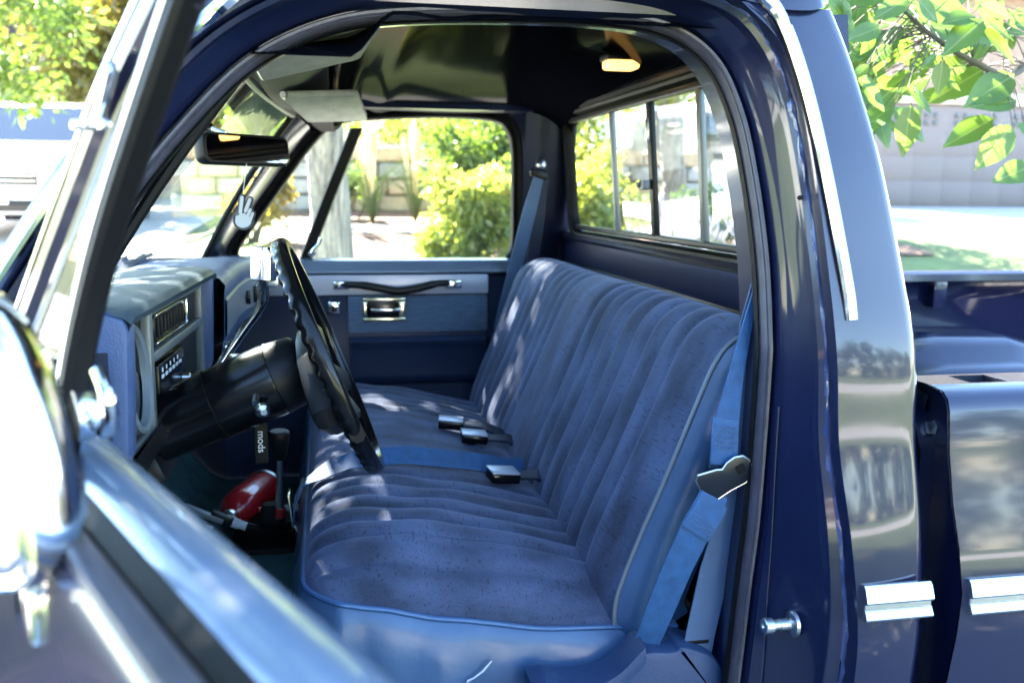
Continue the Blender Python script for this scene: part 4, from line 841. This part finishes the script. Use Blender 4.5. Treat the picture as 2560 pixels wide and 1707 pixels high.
def leafmat(name, col, tr=.5, var=.35, vein=False):
    m = bpy.data.materials.new(name); m.use_nodes = True; n, l = nodes(m); n.remove(n['Principled BSDF'])
    d = n.new('ShaderNodeBsdfDiffuse'); t = n.new('ShaderNodeBsdfTranslucent'); g = n.new('ShaderNodeBsdfGlossy'); g.inputs['Roughness'].default_value = .35
    a = n.new('ShaderNodeMixShader'); a.inputs[0].default_value = tr; b_ = n.new('ShaderNodeMixShader'); b_.inputs[0].default_value = .05
    tcx = n.new('ShaderNodeNewGeometry'); no = n.new('ShaderNodeTexNoise'); no.inputs['Scale'].default_value = 2.2; no.inputs['Detail'].default_value = 4
    l.new(tcx.outputs['Position'], no.inputs['Vector'])
    r = n.new('ShaderNodeMapRange'); r.inputs[1].default_value = .3; r.inputs[2].default_value = .7; r.inputs[3].default_value = 1-var; r.inputs[4].default_value = 1+var
    l.new(no.outputs['Fac'], r.inputs[0]); s_ = n.new('ShaderNodeVectorMath'); s_.operation = 'SCALE'; s_.inputs[0].default_value = col
    l.new(r.outputs[0], s_.inputs['Scale']); src = s_.outputs[0]
    if vein:
        oc = n.new('ShaderNodeTexCoord'); sp_ = n.new('ShaderNodeSeparateXYZ'); l.new(oc.outputs['Object'], sp_.inputs[0])
        ab = n.new('ShaderNodeMath'); ab.operation = 'ABSOLUTE'; l.new(sp_.outputs['Y'], ab.inputs[0])
        mr = n.new('ShaderNodeMapRange'); mr.inputs[1].default_value = .004; mr.inputs[2].default_value = .016; mr.inputs[3].default_value = 1; mr.inputs[4].default_value = 0
        l.new(ab.outputs[0], mr.inputs[0])
        mi = n.new('ShaderNodeMix'); mi.data_type = 'RGBA'; l.new(mr.outputs[0], mi.inputs[0]); l.new(src, mi.inputs[6]); mi.inputs[7].default_value = (col[0]*2.2, col[1]*1.6, col[2]*2.6, 1); src = mi.outputs[2]
    l.new(src, d.inputs[0]); tv = n.new('ShaderNodeVectorMath'); tv.operation = 'MULTIPLY'; tv.inputs[1].default_value = (1.25, 1.05, .45); l.new(src, tv.inputs[0]); l.new(tv.outputs[0], t.inputs[0])
    l.new(d.outputs[0], a.inputs[1]); l.new(t.outputs[0], a.inputs[2]); l.new(a.outputs[0], b_.inputs[1]); l.new(g.outputs[0], b_.inputs[2])
    l.new(b_.outputs[0], n['Material Output'].inputs[0]); MAT[name] = m
leafmat('leaf_ash', (.10, .18, .045), .55); leafmat('leaf_near', (.11, .22, .055), .5, .2, True)
leafmat('leaf_yellow', (.22, .21, .06), .6); leafmat('leaf_dark', (.05, .085, .022), .35); leafmat('leaf_lime', (.25, .33, .10), .62)
leafmat('blade_green', (.09, .15, .03), .4)

GA = [(-60, .13), (-11.3, .13), (-11.2, -.02), (2.58, -.02), (2.6, .12), (4.0, .13), (5.0, .40), (6.2, .66), (8, .80), (10, .87), (12, .95), (16, 1.08), (21, 1.22), (40, 1.4), (300, 3.0)]
GB = [(-60, .13), (-11.3, .13), (-11.2, -.02), (2.58, -.02), (2.6, .12), (4.0, .13), (5.0, .50), (6.0, .84), (7, .97), (8, 1.08), (9.7, 1.22), (12, 1.25), (21, 1.26), (40, 1.4), (300, 3.0)]
def gz(y, x=0.):
    t = sm((x+2.1)/1.0)*(1-sm((x-5)/3)); return lerp(interp(GA, y), interp(GB, y), t)
ys_ = [-220, -60, -30, -12, -11.25, 2.58, 2.6, 4.0]+[4+.5*k for k in range(1, 17)]+[13, 14, 16, 18, 21, 30, 45, 80, 140, 300]
tag(MB().loft([[V((x, y, gz(y, x)-.004)) for x in (-250, -60, -30, -15, -8, -4, -2.4, -2.1, -1.85, -1.6, -1.35, -1.1, -.6, 0, 2, 4, 5, 6, 7, 8, 15, 30, 60, 250)] for y in ys_], False).part('lawn', 'lawn_soil', None, sharp=0), kind='structure')
def sheet(nm, m, x0, x1, y0, y1, dz, n=10):
    return tag(MB().loft([[V((x, lerp(y0, y1, k/n), gz(lerp(y0, y1, k/n), x)+dz)) for x in [lerp(x0, x1, q_/16) for q_ in range(17)]] for k in range(n+1)], False).part(nm, m, None, sharp=0), kind='structure')
tag(MB().add([(-80, -11.2, 0), (80, -11.2, 0), (80, 2.55, 0), (-80, 2.55, 0)], [(0, 1, 2, 3)]).part('street', 'asphalt', None), kind='structure')
tag(MB().box((0, 2.62, .07), (160, .15, .14), .02).part('kerb', 'concrete', None), kind='structure')
tag(MB().box((0, -11.28, .07), (160, .15, .14), .02).part('kerb', 'concrete', None), kind='structure')
sheet('pavement', 'concrete', -60, 60, 2.72, 3.95, .006)
sheet('pavement', 'concrete', -40, 40, -19.5, -11.4, .012, 4)  # unseen wide strip, laid to keep lawn green out of the paint reflections
sheet('driveway', 'concrete', 8.2, 24, 4.0, 19.8, .010, 24)
sheet('driveway', 'concrete', -9.5, -2.1, 4.0, 22, .012, 36)
sheet('mulch_bed', 'mulch', -.95, 5.0, 6.6, 9.7, .012, 16)
sheet('garden_path', 'concrete', -.95, 3.2, 7.75, 8.3, .026, 6)

# ---- leaves as many small folded faces
def leaf_mesh(name, clumps, per, size, seed, flat=.0, wide=.42):
    g_ = np.random.default_rng(seed); C_ = np.array([c for c, _ in clumps]); R_ = np.array([r for _, r in clumps])
    k = np.repeat(np.arange(len(clumps)), per); n = len(k)
    d = g_.normal(size=(n, 3)); d /= np.linalg.norm(d, axis=1)[:, None]
    rad = g_.random(n)**.45
    pos = C_[k]+d*rad[:, None]*(R_[k] if R_.ndim == 2 else R_[k][:, None])
    a = g_.normal(size=(n, 3)); a[:, 2] -= .35; a += d*.7; a /= np.linalg.norm(a, axis=1)[:, None]
    b_ = np.cross(a, g_.normal(size=(n, 3))+np.array([0, 0, flat])); b_ /= np.linalg.norm(b_, axis=1)[:, None]
    c_ = np.cross(a, b_); L = size*(.65+.7*g_.random(n))[:, None]
    v = np.stack([pos, pos+a*L*.45+b_*L*wide*.5+c_*L*.08, pos+a*L, pos+a*L*.45-b_*L*wide*.5+c_*L*.08], 1).reshape(-1, 3)
    me = bpy.data.meshes.new(name); me.vertices.add(len(v)); me.vertices.foreach_set('co', v.ravel())
    idx = (np.arange(n)[:, None]*4+np.array([0, 1, 2, 0, 2, 3])).ravel()
    me.loops.add(len(idx)); me.loops.foreach_set('vertex_index', idx); me.polygons.add(n*2)
    me.polygons.foreach_set('loop_start', np.arange(n*2)*3); me.update(calc_edges=True); me.validate(); return me
def clumps_in(c, r, n, cr, seed, keep=None):
    q = random.Random(seed); o = []; tries = 0
    while len(o) < n and tries < n*60:
        tries += 1
        d = V((q.gauss(0, 1), q.gauss(0, 1), q.gauss(0, 1))).normalized()*(q.random()**.4); p = V((c[0]+d.x*r[0], c[1]+d.y*r[1], c[2]+d.z*r[2]))
        if keep is None or keep(p): o.append((tuple(p), cr*(.6+.7*q.random())))
    return o
def limbs(mb, base, top, r, crown, n, seed):
    q = random.Random(seed); b_ = V(base); t = V(top)
    pth = [b_.lerp(t, k/6)+V((q.uniform(-.06, .06), q.uniform(-.06, .06), 0))*(k > 0) for k in range(7)]
    mb.tube(pth, [r*1.35, r*1.02, r*.95, r*.9, r*.82, r*.72, r*.55], 14)
    for k in range(n):
        s = pth[3+k % 4]; e = V(crown[q.randrange(len(crown))][0]); m_ = s.lerp(e, .5)+V((q.uniform(-.2, .2), q.uniform(-.2, .2), .15))
        mb.tube(spline([s, m_, e], 5), [r*.4*(1-.085*j) for j in range(11)], 7)
    return mb
def tree(nm, label, base, h, r, cc, cr, nc, csz, per, lsz, lm, seed, keep=None, nl=7, group=None, wide=.42):
    t = empty(nm, base, label, 'tree', group); cl = clumps_in(cc, cr, nc, csz, seed, keep)
    limbs(MB(), base, (base[0]*.7+cc[0]*.3, base[1]*.7+cc[1]*.3, base[2]+h), r, cl, nl, seed).part('trunk', 'bark', t)
    link('crown', leaf_mesh('crown', cl, per, lsz, seed, wide=wide), lm, t); return t

# the shade tree: crown over the truck, cut clear of the view and of one sun path
def clear(p):
    d = p-CAM; h = math.hypot(d.x, d.y)
    if d.y > 0 and d.z < h*.27+.55: return False
    t = (p-V((1.75, 1.4, 1.2))).dot(SUN); q_ = (p-V((1.75, 1.4, 1.2))-SUN*t).length
    if q_ < 1.45: return False  # gap shaped so sun reaches the cargo bed and low branch
    return p.z > 3.0
shade = tree('shade_tree', 'broad shade tree with grey furrowed trunk growing over the pickup', (-.44, 5.6, gz(5.6)-.05), 3.6, .135, (-1.0, 3.4, 5.2), (4.3, 4.3, 2.2), 300, .62, 250, .105, 'leaf_ash', 5, clear, 16)
# its low branch over the cargo bed: every leaf its own piece
mesh_l = mesh('leaf', [], [])
def one_leaf():
    v, f = [], []; prof = [(0, .006), (.12, .16), (.30, .245), (.48, .25), (.66, .19), (.82, .10), (.93, .035), (1., .002)]
    for x, w_ in prof:
        cz = -.06*x*x
        v += [(x, -w_, cz+.12*w_*1.2), (x, -w_*.5, cz+.05*w_), (x, 0, cz), (x, w_*.5, cz+.05*w_), (x, w_, cz+.12*w_*1.2)]
    for i in range(len(prof)-1):
        for j in range(4): f.append((i*5+j, i*5+j+1, (i+1)*5+j+1, (i+1)*5+j))
    return mesh('leaf', v, f, 0)
LEAF = one_leaf(); LEAF.materials.append(MAT['leaf_near'])
LV = [(.858, 1.669, .783, 1.607), (.858, 1.669, .853, 1.557), (.86, 1.669, .936, 1.595), (.858, 1.71, .918, 1.657), (.772, 1.842, .699, 1.814), (.795, 1.834, .772, 1.794), (.893, 1.862, .838, 1.812), (.848, 1.814, .8, 1.778), (1.024, 1.866, .931, 1.79), (1.029, 1.85, 1.107, 1.778), (1.019, 1.878, .928, 1.858), (.944, 1.774, .941, 1.702), (.868, 1.907, .923, 1.862), (.833, 1.907, .757, 1.862), (1.105, 1.858, 1.201, 1.856), (1.029, 1.866, 1.13, 1.834), (1.158, 1.653, 1.052, 1.589), (1.14, 1.629, 1.065, 1.531), (1.143, 1.633, 1.21, 1.577), (1.208, 1.535, 1.09, 1.499), (1.166, 1.69, 1.044, 1.677), (1.171, 1.754, 1.039, 1.681), (1.16, 1.714, 1.221, 1.734), (.767, 1.726, .752, 1.669), (.777, 1.726, .835, 1.665), (.787, 1.766, .744, 1.734), (.928, 1.69, .936, 1.625), (.994, 1.758, 1.06, 1.722), (.727, 1.87, .716, 1.83), (.787, 1.87, .812, 1.834), (1.15, 1.806, 1.21, 1.786), (1.039, 1.907, 1.115, 1.882), (.656, 1.907, .706, 1.846), (.681, 1.899, .716, 1.858), (.918, 1.786, .893, 1.758), (1.044, 1.774, 1.009, 1.75), (1.171, 1.915, 1.211, 1.882), (.969, 1.931, .949, 1.895), (.817, 1.931, .787, 1.899), (1.12, 1.939, 1.14, 1.899), (1.181, 1.846, 1.221, 1.814), (1.1, 1.826, 1.06, 1.786)]
q = random.Random(21)
brp = spline([(1.6, 2.4, 3.6), (1.52, 1.7, 2.6), (1.40, 1.15, 1.98), (1.20, 1.03, 1.765), (1.06, 1.02, 1.785), (.94, 1.01, 1.838), (.86, 1.0, 1.885), (.78, 1.0, 1.93)], 6)
br = MB().tube(brp, [.013-.0105*k/(len(brp)-1) for k in range(len(brp))], 8).part('low_branch', 'twig_bark', shade)
tw = MB()
for x0, z0, x1, z1 in LV+[(x+q.uniform(-.1, .1), z+q.uniform(-.02, .10), a+q.uniform(-.1, .1), b_+q.uniform(-.02, .10)) for x, z, a, b_ in LV if z > 1.66 for _ in (0, 1, 2)]:
    i_ = 0 if (x0, z0, x1, z1) in LV else 1
    y0 = 1.0+q.uniform(-.06, .06)+i_*q.uniform(.05, .45); p0 = V((x0, y0, z0)); p1 = V((x1, y0+q.uniform(-.03, .03), z1))
    if i_ and p0.x < .72: continue
    ax = (p1-p0); L = ax.length*(1.10 if not i_ else q.uniform(.75, 1.0)); ax.normalize(); nn = V((q.uniform(-.35, .35), -.75, q.uniform(.25, .9))); nn = (nn-ax*nn.dot(ax)).normalized(); bb = nn.cross(ax)
    o = bpy.data.objects.new('leaf', LEAF); sc.collection.objects.link(o)
    mm = Matrix((ax*L, bb*L*q.uniform(.85, 1.15), nn*L)).transposed().to_4x4(); mm.translation = p0; o.matrix_basis = mm
    o.parent = br
    j = min(range(len(brp)), key=lambda k_: (brp[k_]-p0).length); tw.tube(spline([brp[j], brp[j].lerp(p0, .5)+V((0, 0, .012)), p0], 3), [.0014]*4+[.0010]*3, 5)
tw.part('twigs', 'twig_bark', shade, kind='stuff')

# ---- other trees
tree('dark_tree', 'dense yellow green tree standing past the windshield', (-3.9, 17, gz(17, -3.9)-.05), 3.0, .16, (-3.7, 17, 4.6), (2.5, 1.8, 2.6), 110, .62, 190, .17, 'leaf_yellow', 9)
tree('pale_tree', 'pale green small tree drooping before the parked white car', (-4.6, 8.6, gz(8.6, -4.6)-.05), 2.0, .07, (-3.7, 8.4, 3.0), (1.0, .9, .85), 34, .30, 120, .11, 'leaf_ash', 14)
tree('garden_tree', 'dark trunked garden tree seen through the sliding rear window', (3.38, 9.2, gz(9.2)-.05), 2.2, .15, (3.3, 9.4, 3.7), (1.7, 1.3, 1.25), 60, .42, 170, .12, 'leaf_lime', 17)
tree('boundary_tree', 'tall bright green tree behind the flower border', (2.3, 15.5, gz(15.5)-.05), 2.6, .13, (2.2, 15.5, 3.9), (2.3, 1.6, 2.2), 100, .48, 170, .13, 'leaf_lime', 23)
tree('backdrop_tree', 'dark green tree rising behind the cream house', (-8.5, 24, 1.2), 4, .25, (-8, 24, 6.5), (4.5, 3, 3.5), 90, .9, 120, .25, 'leaf_dark', 31)
tree('street_tree', 'round green tree on the lawn over the street', (4.5, -15, .13), 3, .18, (4.5, -15, 4.6), (2.6, 2.6, 2.2), 80, .7, 120, .2, 'leaf_ash', 37)

tree('street_tree', 'tall dark tree added before the brown brick house to hide horizon sky', (-5, -15.5, .13), 3, .2, (-5, -15.5, 5.2), (3.0, 2.6, 2.8), 90, .8, 120, .22, 'leaf_dark', 38)  # unseen, added to block bright horizon sky from the cab reflections
tree('street_tree', 'wide dark tree added by the brown house to hide horizon sky', (-13, -16, .13), 3, .2, (-13, -16, 5.4), (4.2, 2.6, 3.4), 100, .9, 130, .24, 'leaf_dark', 58)  # out of view too, a second screen against the bright horizon
cl = [((x_, -46+rnd.uniform(-4, 4), z_), 1.7) for x_ in range(-60, 90, 2) for z_ in (1.5, 3.5, 5.5+rnd.uniform(0, 1.5), 7.5+rnd.uniform(-1, 2.0))]
tag(link('reflection_trees', leaf_mesh('reflection_trees', cl, 70, .75, 71, wide=.8), 'leaf_dark'), 'unseen line of dark trees added for the paint reflections', 'tree line', kind='stuff')  # added out of view to darken the horizon mirrored in the paint
# ---- shrubs and border plants
def shrub(x, y, rx, rz, lm, label, seed, per=150, sz=.075, n=26, group=None, dz=.0):
    t = empty('shrub', (x, y, gz(y)), label, 'shrub', group)
    cl = clumps_in((x, y, gz(y)+rz*.9+dz), (rx, rx*.8, rz), n, rx*.35, seed)
    link('foliage', leaf_mesh('foliage', cl, per, sz, seed), lm, t)
    m_ = MB(); qq = random.Random(seed)
    for k in range(7): e = V(cl[k][0]); m_.tube([V((x+qq.uniform(-.08, .08), y, gz(y)-.03)), V((x, y, gz(y))).lerp(e, .6), e], [.014, .010, .005], 6)
    m_.part('stems', 'twig_bark', t)
shrub(.62, 6.3, .40, .42, 'leaf_lime', 'bright lime shrub right outside the passenger window', 41, 190)
shrub(.95, 7.6, .55, .80, 'leaf_ash', 'tall mid green bush behind the lime shrub', 42, 190)
shrub(1.25, 9.0, .6, .95, 'leaf_lime', 'tall pale bush against the stone wall', 43)
shrub(-.20, 8.9, .26, .34, 'leaf_ash', 'low round plant beneath the tan plumes', 44, 110, .06, 12)
shrub(-1.05, 7.4, .32, .36, 'leaf_yellow', 'yellowing low shrub between trunk and driveway', 45, 120, .06, 14)
shrub(1.75, 6.6, .42, .50, 'leaf_lime', 'pale lime shrub behind the rear cab pillar', 46, 150)
shrub(1.95, 8.2, .5, .75, 'leaf_lime', 'light green shrub seen at the edge of the rear window', 47, 150)
shrub(2.9, 7.0, .36, .32, 'leaf_ash', 'small green mound in the flower border', 48, 120, .06, 14)
shrub(-.9, 11.2, .75, .85, 'leaf_ash', 'green bush rising over the left end of the stone wall', 51, 170, .09, 30)
shrub(.55, 11.6, .85, 1.0, 'leaf_lime', 'pale green bush rising over the middle of the stone wall', 52, 170, .09, 34)
shrub(2.3, 11.4, .8, .95, 'leaf_ash', 'leafy bush rising over the right end of the stone wall', 53, 170, .09, 30)
def plume_grass(x, y, h, label, seed):
    t = empty('plume_grass', (x, y, gz(y)), label, 'ornamental grass', 'tan plumed grasses by the stone wall'); qq = random.Random(seed); a, b_ = MB(), MB()
    for k in range(46):
        an = qq.uniform(0, 6.28); le = qq.uniform(.15, .42); hh = h*qq.uniform(.45, .68); p = V((x, y, gz(y)))
        a.tube([p, p+V((math.cos(an)*le*.35, math.sin(an)*le*.35, hh*.7)), p+V((math.cos(an)*le, math.sin(an)*le, hh))], [.006, .005, .001], 4)
    for k in range(13):
        an = qq.uniform(0, 6.28); le = qq.uniform(.02, .17); hh = h*qq.uniform(.82, 1.05); p = V((x, y, gz(y))); e = p+V((math.cos(an)*le, math.sin(an)*le, hh))
        b_.tube([p.lerp(e, .3), p.lerp(e, .62), p.lerp(e, .72), p.lerp(e, .86), e], [.003, .004, .020, .017, .002], 6)
    a.part('blades', 'blade_green', t); b_.part('plumes', 'plume', t)
for i_, (x, y, h) in enumerate(((-.36, 8.3, 1.08), (.0, 8.5, 1.05), (.44, 8.6, 1.05))):
    plume_grass(x, y, h, 'feathery tan plumed grass tuft in the mulch bed by the stone wall', 61+i_)
def lav(x, y, seed):
    t = empty('lavender_plant', (x, y, gz(y)), 'pale purple flowering clump in the border behind the cab', 'flowers', 'lavender clumps'); qq = random.Random(seed); a, b_ = MB(), MB()
    for k in range(40):
        an = qq.uniform(0, 6.28); le = qq.uniform(.05, .30); p = V((x, y, gz(y))); e = p+V((math.cos(an)*le, math.sin(an)*le, qq.uniform(.25, .48)))
        a.tube([p, e], [.004, .002], 4); b_.tube([p.lerp(e, .72), p.lerp(e, .86), e+V((0, 0, .02))], [.004, .014, .003], 5)
    a.part('stalks', 'blade_green', t); b_.part('blooms', 'lavender', t)
for i_, (x, y) in enumerate(((2.2, 5.9), (2.55, 6.2), (2.9, 5.9), (3.3, 6.3), (2.4, 6.9), (3.8, 6.1))): lav(x, y, 80+i_)
pot = empty('garden_urn', (1.08, 7.2, gz(7.2)), 'terracotta garden urn beside the lime shrub', 'garden urn')
MB().lathe((1.08, 7.2, gz(7.2)-.01), (0, 0, 1), [(0, .10), (.03, .10), (.06, .07), (.16, .12), (.30, .15), (.40, .13), (.46, .09), (.50, .10), (.53, .115), (.54, .10)], 24).part('urn_body', 'terracotta', pot)
MB().lathe((1.08, 7.2, gz(7.2)+.505), (0, 0, 1), [(0, .125), (.02, .13), (.04, .125)], 24).part('urn_rim', 'terracotta', pot)

# ---- stone wall behind the border: every block its own piece
wl = empty('stone_wall', (0, 9.9, gz(9.9)), 'low wall of grey and tan stone blocks behind the garden bed', 'stone wall')
MB().box((1.05, 10.02, gz(9.9)+.35), (6.3, .22, .84), .0).part('wall_core', 'mortar', wl)
qs = random.Random(5); STN = {}
for r_ in range(4):
    x = -2.1+(.18 if r_ % 2 else 0)
    while x < 3.9:
        L = round(qs.choice((.30, .42, .55)), 2); key = (L, qs.random() < (.68 if r_ % 3 else .35))
        if key not in STN:
            STN[key] = mesh('stone', *(lambda b: (b.v, b.f))(MB().box((0, 0, 0), (L-.02, .16, .165), .02, seg=1)), 40); STN[key].materials.append(MAT['stone_grey' if key[1] else 'stone_tan'])
        o = bpy.data.objects.new('stone', STN[key]); sc.collection.objects.link(o); o.location = (x+L/2, 9.86+qs.uniform(-.02, .02), gz(9.9)+.09+r_*.185); setpar(o, wl); x += L

# ---- garage at the head of the right driveway
gb = gz(20, 15)
ga = empty('garage', (16, 22, gb), 'stone fronted garage with taupe panelled door and tan lintel', 'garage')
MB().box((17, 23.0, gb+2.6), (13, 5.6, 5.2), .0).part('garage_wall', 'brick_tan', ga)
MB().box((15.2, 20.12, gb+2.62), (7.4, .20, .28), .01).part('lintel', 'cream_siding', ga)
gd = MB().box((14.6, 20.14, gb+1.22), (5.0, .06, 2.44), .005).part('garage_door', 'taupe_paint', ga)
for r_ in range(4):
    for c_ in range(6):
        if r_ == 3:
            for dx in (-.12, .12):
                for dz in (-.09, .09): MB().box((12.52+.83*c_+dx, 20.10, gb+.32+.6*r_+dz), (.13, .03, .12), .004).part('pane', 'dark_pane', gd)
        else: MB().box((12.52+.83*c_, 20.109, gb+.32+.6*r_), (.826, .006, .596), .002).part('door_panel', 'taupe_paint', gd)
MB().box((17.22, 20.10, gb+1.3), (.20, .16, 2.6), .01).part('door_post', 'white_trim', ga); MB().box((12.0, 20.10, gb+1.3), (.20, .16, 2.6), .01).part('door_post', 'white_trim', ga)
MB().prism([(9.8, 5.1), (24.2, 5.1), (21, 7.2), (13, 7.2)], lambda a, b_, t: V((a, t, gb+b_)), 19.4, 26.5).part('roof', 'shingle', ga)
# ---- cream house past the left driveway
hb_ = gz(22, -8)
ch = empty('house', (-8, 25, hb_), 'cream sided house with brown shingle roof at the far left', 'house')
MB().box((-7.5, 24.5, hb_+1.5), (15, 5, 3.0), .0).part('house_wall', 'cream_siding', ch)
for k in range(14): MB().box((-7.5, 21.99, hb_+.12+.21*k), (14.9, .03, .19), .004).part('siding_board', 'cream_siding', ch)
for x in (-11.5, -7.5, -3.2):
    o = MB().box((x, 21.96, hb_+1.7), (1.3, .06, 1.1), .01).part('window', 'white_trim', ch); MB().box((x, 21.93, hb_+1.7), (1.1, .03, .92), .004).part('pane', 'dark_pane', o)
MB().prism([(21.2, 2.9), (28, 2.9), (25, 5.2), (24, 5.2)], lambda a, b_, t: V((t, a, hb_+b_)), -15.8, .8).part('roof', 'shingle', ch)
MB().box((-7.5, 21.2, hb_+2.95), (16.6, .12, .22), .01).part('eave_board', 'white_trim', ch)
# ---- white house behind the cab
wb = gz(18, 7)
wh = empty('house', (7.2, 20, wb), 'white walled house seen through the sliding rear window', 'house')
MB().box((6.9, 20, wb+1.6), (3.6, 3.6, 3.2), .0).part('house_wall', 'white_trim', wh)
MB().box((6.4, 18.18, wb+1.0), (.95, .06, 2.0), .01).part('door', 'taupe_paint', wh)
o = MB().box((7.9, 18.18, wb+1.5), (.9, .06, 1.0), .01).part('window', 'taupe_paint', wh); MB().box((7.9, 18.14, wb+1.5), (.74, .03, .84), .004).part('pane', 'dark_pane', o)
MB().prism([(4.7, 3.15), (9.1, 3.15), (6.9, 4.9)], lambda a, b_, t: V((a, t, wb+b_)), 17.8, 22.2).part('roof', 'shingle', wh)
# ---- house over the street (behind the photographer)
oh = empty('house', (-2, -22, .13), 'brown brick house over the street with a white garage door', 'house')
MB().box((-9, -23, 2.0), (30, 6, 3.8), .0).part('house_wall', 'brick_brown', oh)
MB().prism([(-27, 3.8), (-19.2, 3.8), (-23, 6.2)], lambda a, b_, t: V((t, a, b_)), -24.6, 6.6).part('roof', 'shingle', oh)
for x in (-8, -3.5): o = MB().box((x, -19.97, 1.7), (1.6, .06, 1.2), .01).part('window', 'white_trim', oh); MB().box((x, -19.93, 1.7), (1.4, .03, 1.0), .004).part('pane', 'dark_pane', o)
MB().box((3.5, -19.97, 1.25), (4.8, .06, 2.2), .01).part('garage_door', 'white_trim', oh)

# ---- white car parked on the left driveway, facing the street
car = empty('parked_car', (-4.05, 12.2, gz(12, -4)), 'white car parked facing us on the left driveway', 'car')
cz = gz(11.5, -4); cx0 = -3.95; cy0 = 10.05
def cs(y, hw, zb, zs, zt, tw_): return [V((cx0+s*a, cy0+y, cz+b_)) for s, a, b_ in ((-1, hw*.92, zb), (-1, hw, zb+.10), (-1, hw, zs*.72+zb*.28), (-1, hw*.985, zs), (-1, tw_, zt), (1, tw_, zt), (1, hw*.985, zs), (1, hw, zs*.72+zb*.28), (1, hw, zb+.10), (1, hw*.92, zb))]
MB().loft([cs(.0, .70, .30, .62, .66, .55), cs(.05, .84, .24, .74, .80, .66), cs(.25, .91, .22, .86, .94, .74), cs(.7, .93, .22, .95, 1.02, .78), cs(1.15, .94, .22, 1.0, 1.06, .80), cs(1.9, .94, .22, 1.02, 1.06, .80), cs(3.6, .94, .22, 1.02, 1.06, .80), cs(4.45, .90, .25, 1.0, 1.04, .78), cs(4.6, .80, .35, .9, .95, .7)], True, False, True).part('body', 'car_white', car, sharp=40)
gh = MB().loft([[V((cx0+s*a, cy0+y, cz+z)) for s, a in ((-1, wa), (-1, wb_), (1, wb_), (1, wa))] for (y, z, wa, wb_) in ((1.16, 1.05, .80, .80), (1.75, 1.52, .68, .66), (2.2, 1.60, .66, .60), (3.3, 1.60, .66, .60), (4.0, 1.5, .64, .6), (4.4, 1.05, .76, .76))], False).part('roof', 'car_white', car)
MB().add([V((cx0-.74, cy0+1.18, cz+1.075)), V((cx0+.74, cy0+1.18, cz+1.075)), V((cx0+.62, cy0+1.74, cz+1.515)), V((cx0-.62, cy0+1.74, cz+1.515))], [(0, 1, 2, 3)]).part('windscreen', 'dark_pane', car)
for s in (-1, 1):
    MB().add([V((cx0+s*.80, cy0+1.3, cz+1.06)), V((cx0+s*.80, cy0+4.2, cz+1.06)), V((cx0+s*.68, cy0+3.9, cz+1.5)), V((cx0+s*.68, cy0+1.85, cz+1.53))], [(0, 1, 2, 3)]).part('side_glass', 'dark_pane', car)
    MB().box((cx0+s*.66, cy0+.10, cz+.72), (.36, .18, .13), .04, X=(1, s*.45, 0)).part('headlight', 'chrome', car)
    MB().box((cx0+s*1.0, cy0+1.5, cz+1.12), (.18, .12, .13), .03).part('side_mirror', 'car_white', car)
    for y in (.85, 3.6):
        o = MB().lathe((cx0+s*.72, cy0+y, cz+.32), (s, 0, 0), [(0, .2), (0, .30), (.03, .32), (.20, .32), (.22, .30), (.22, .2)], 24, caps=False).part('wheel', 'car_black', car); MB().lathe((cx0+s*.93, cy0+y, cz+.32), (s, 0, 0), [(0, .2), (.0, .05), (.01, .01)], 20).part('rim', 'zinc', o)
gr = MB().box((cx0, cy0+.02, cz+.60), (.92, .06, .17), .02).part('grille', 'car_black', car)
for k in range(3): MB().box((cx0, cy0-.015, cz+.545+.055*k), (.88, .02, .016), .004).part('grille_bar', 'chrome', gr)
MB().lathe((cx0, cy0-.02, cz+.60), (0, -1, 0), [(0, .085), (.012, .08), (.014, .06)], 24).part('emblem', 'chrome', gr)
MB().box((cx0, cy0-.01, cz+.33), (1.2, .05, .12), .02).part('lower_intake', 'car_black', car)
MB().box((cx0, cy0-.04, cz+.42), (.32, .02, .15), .004).part('number_plate', 'white_print', car)
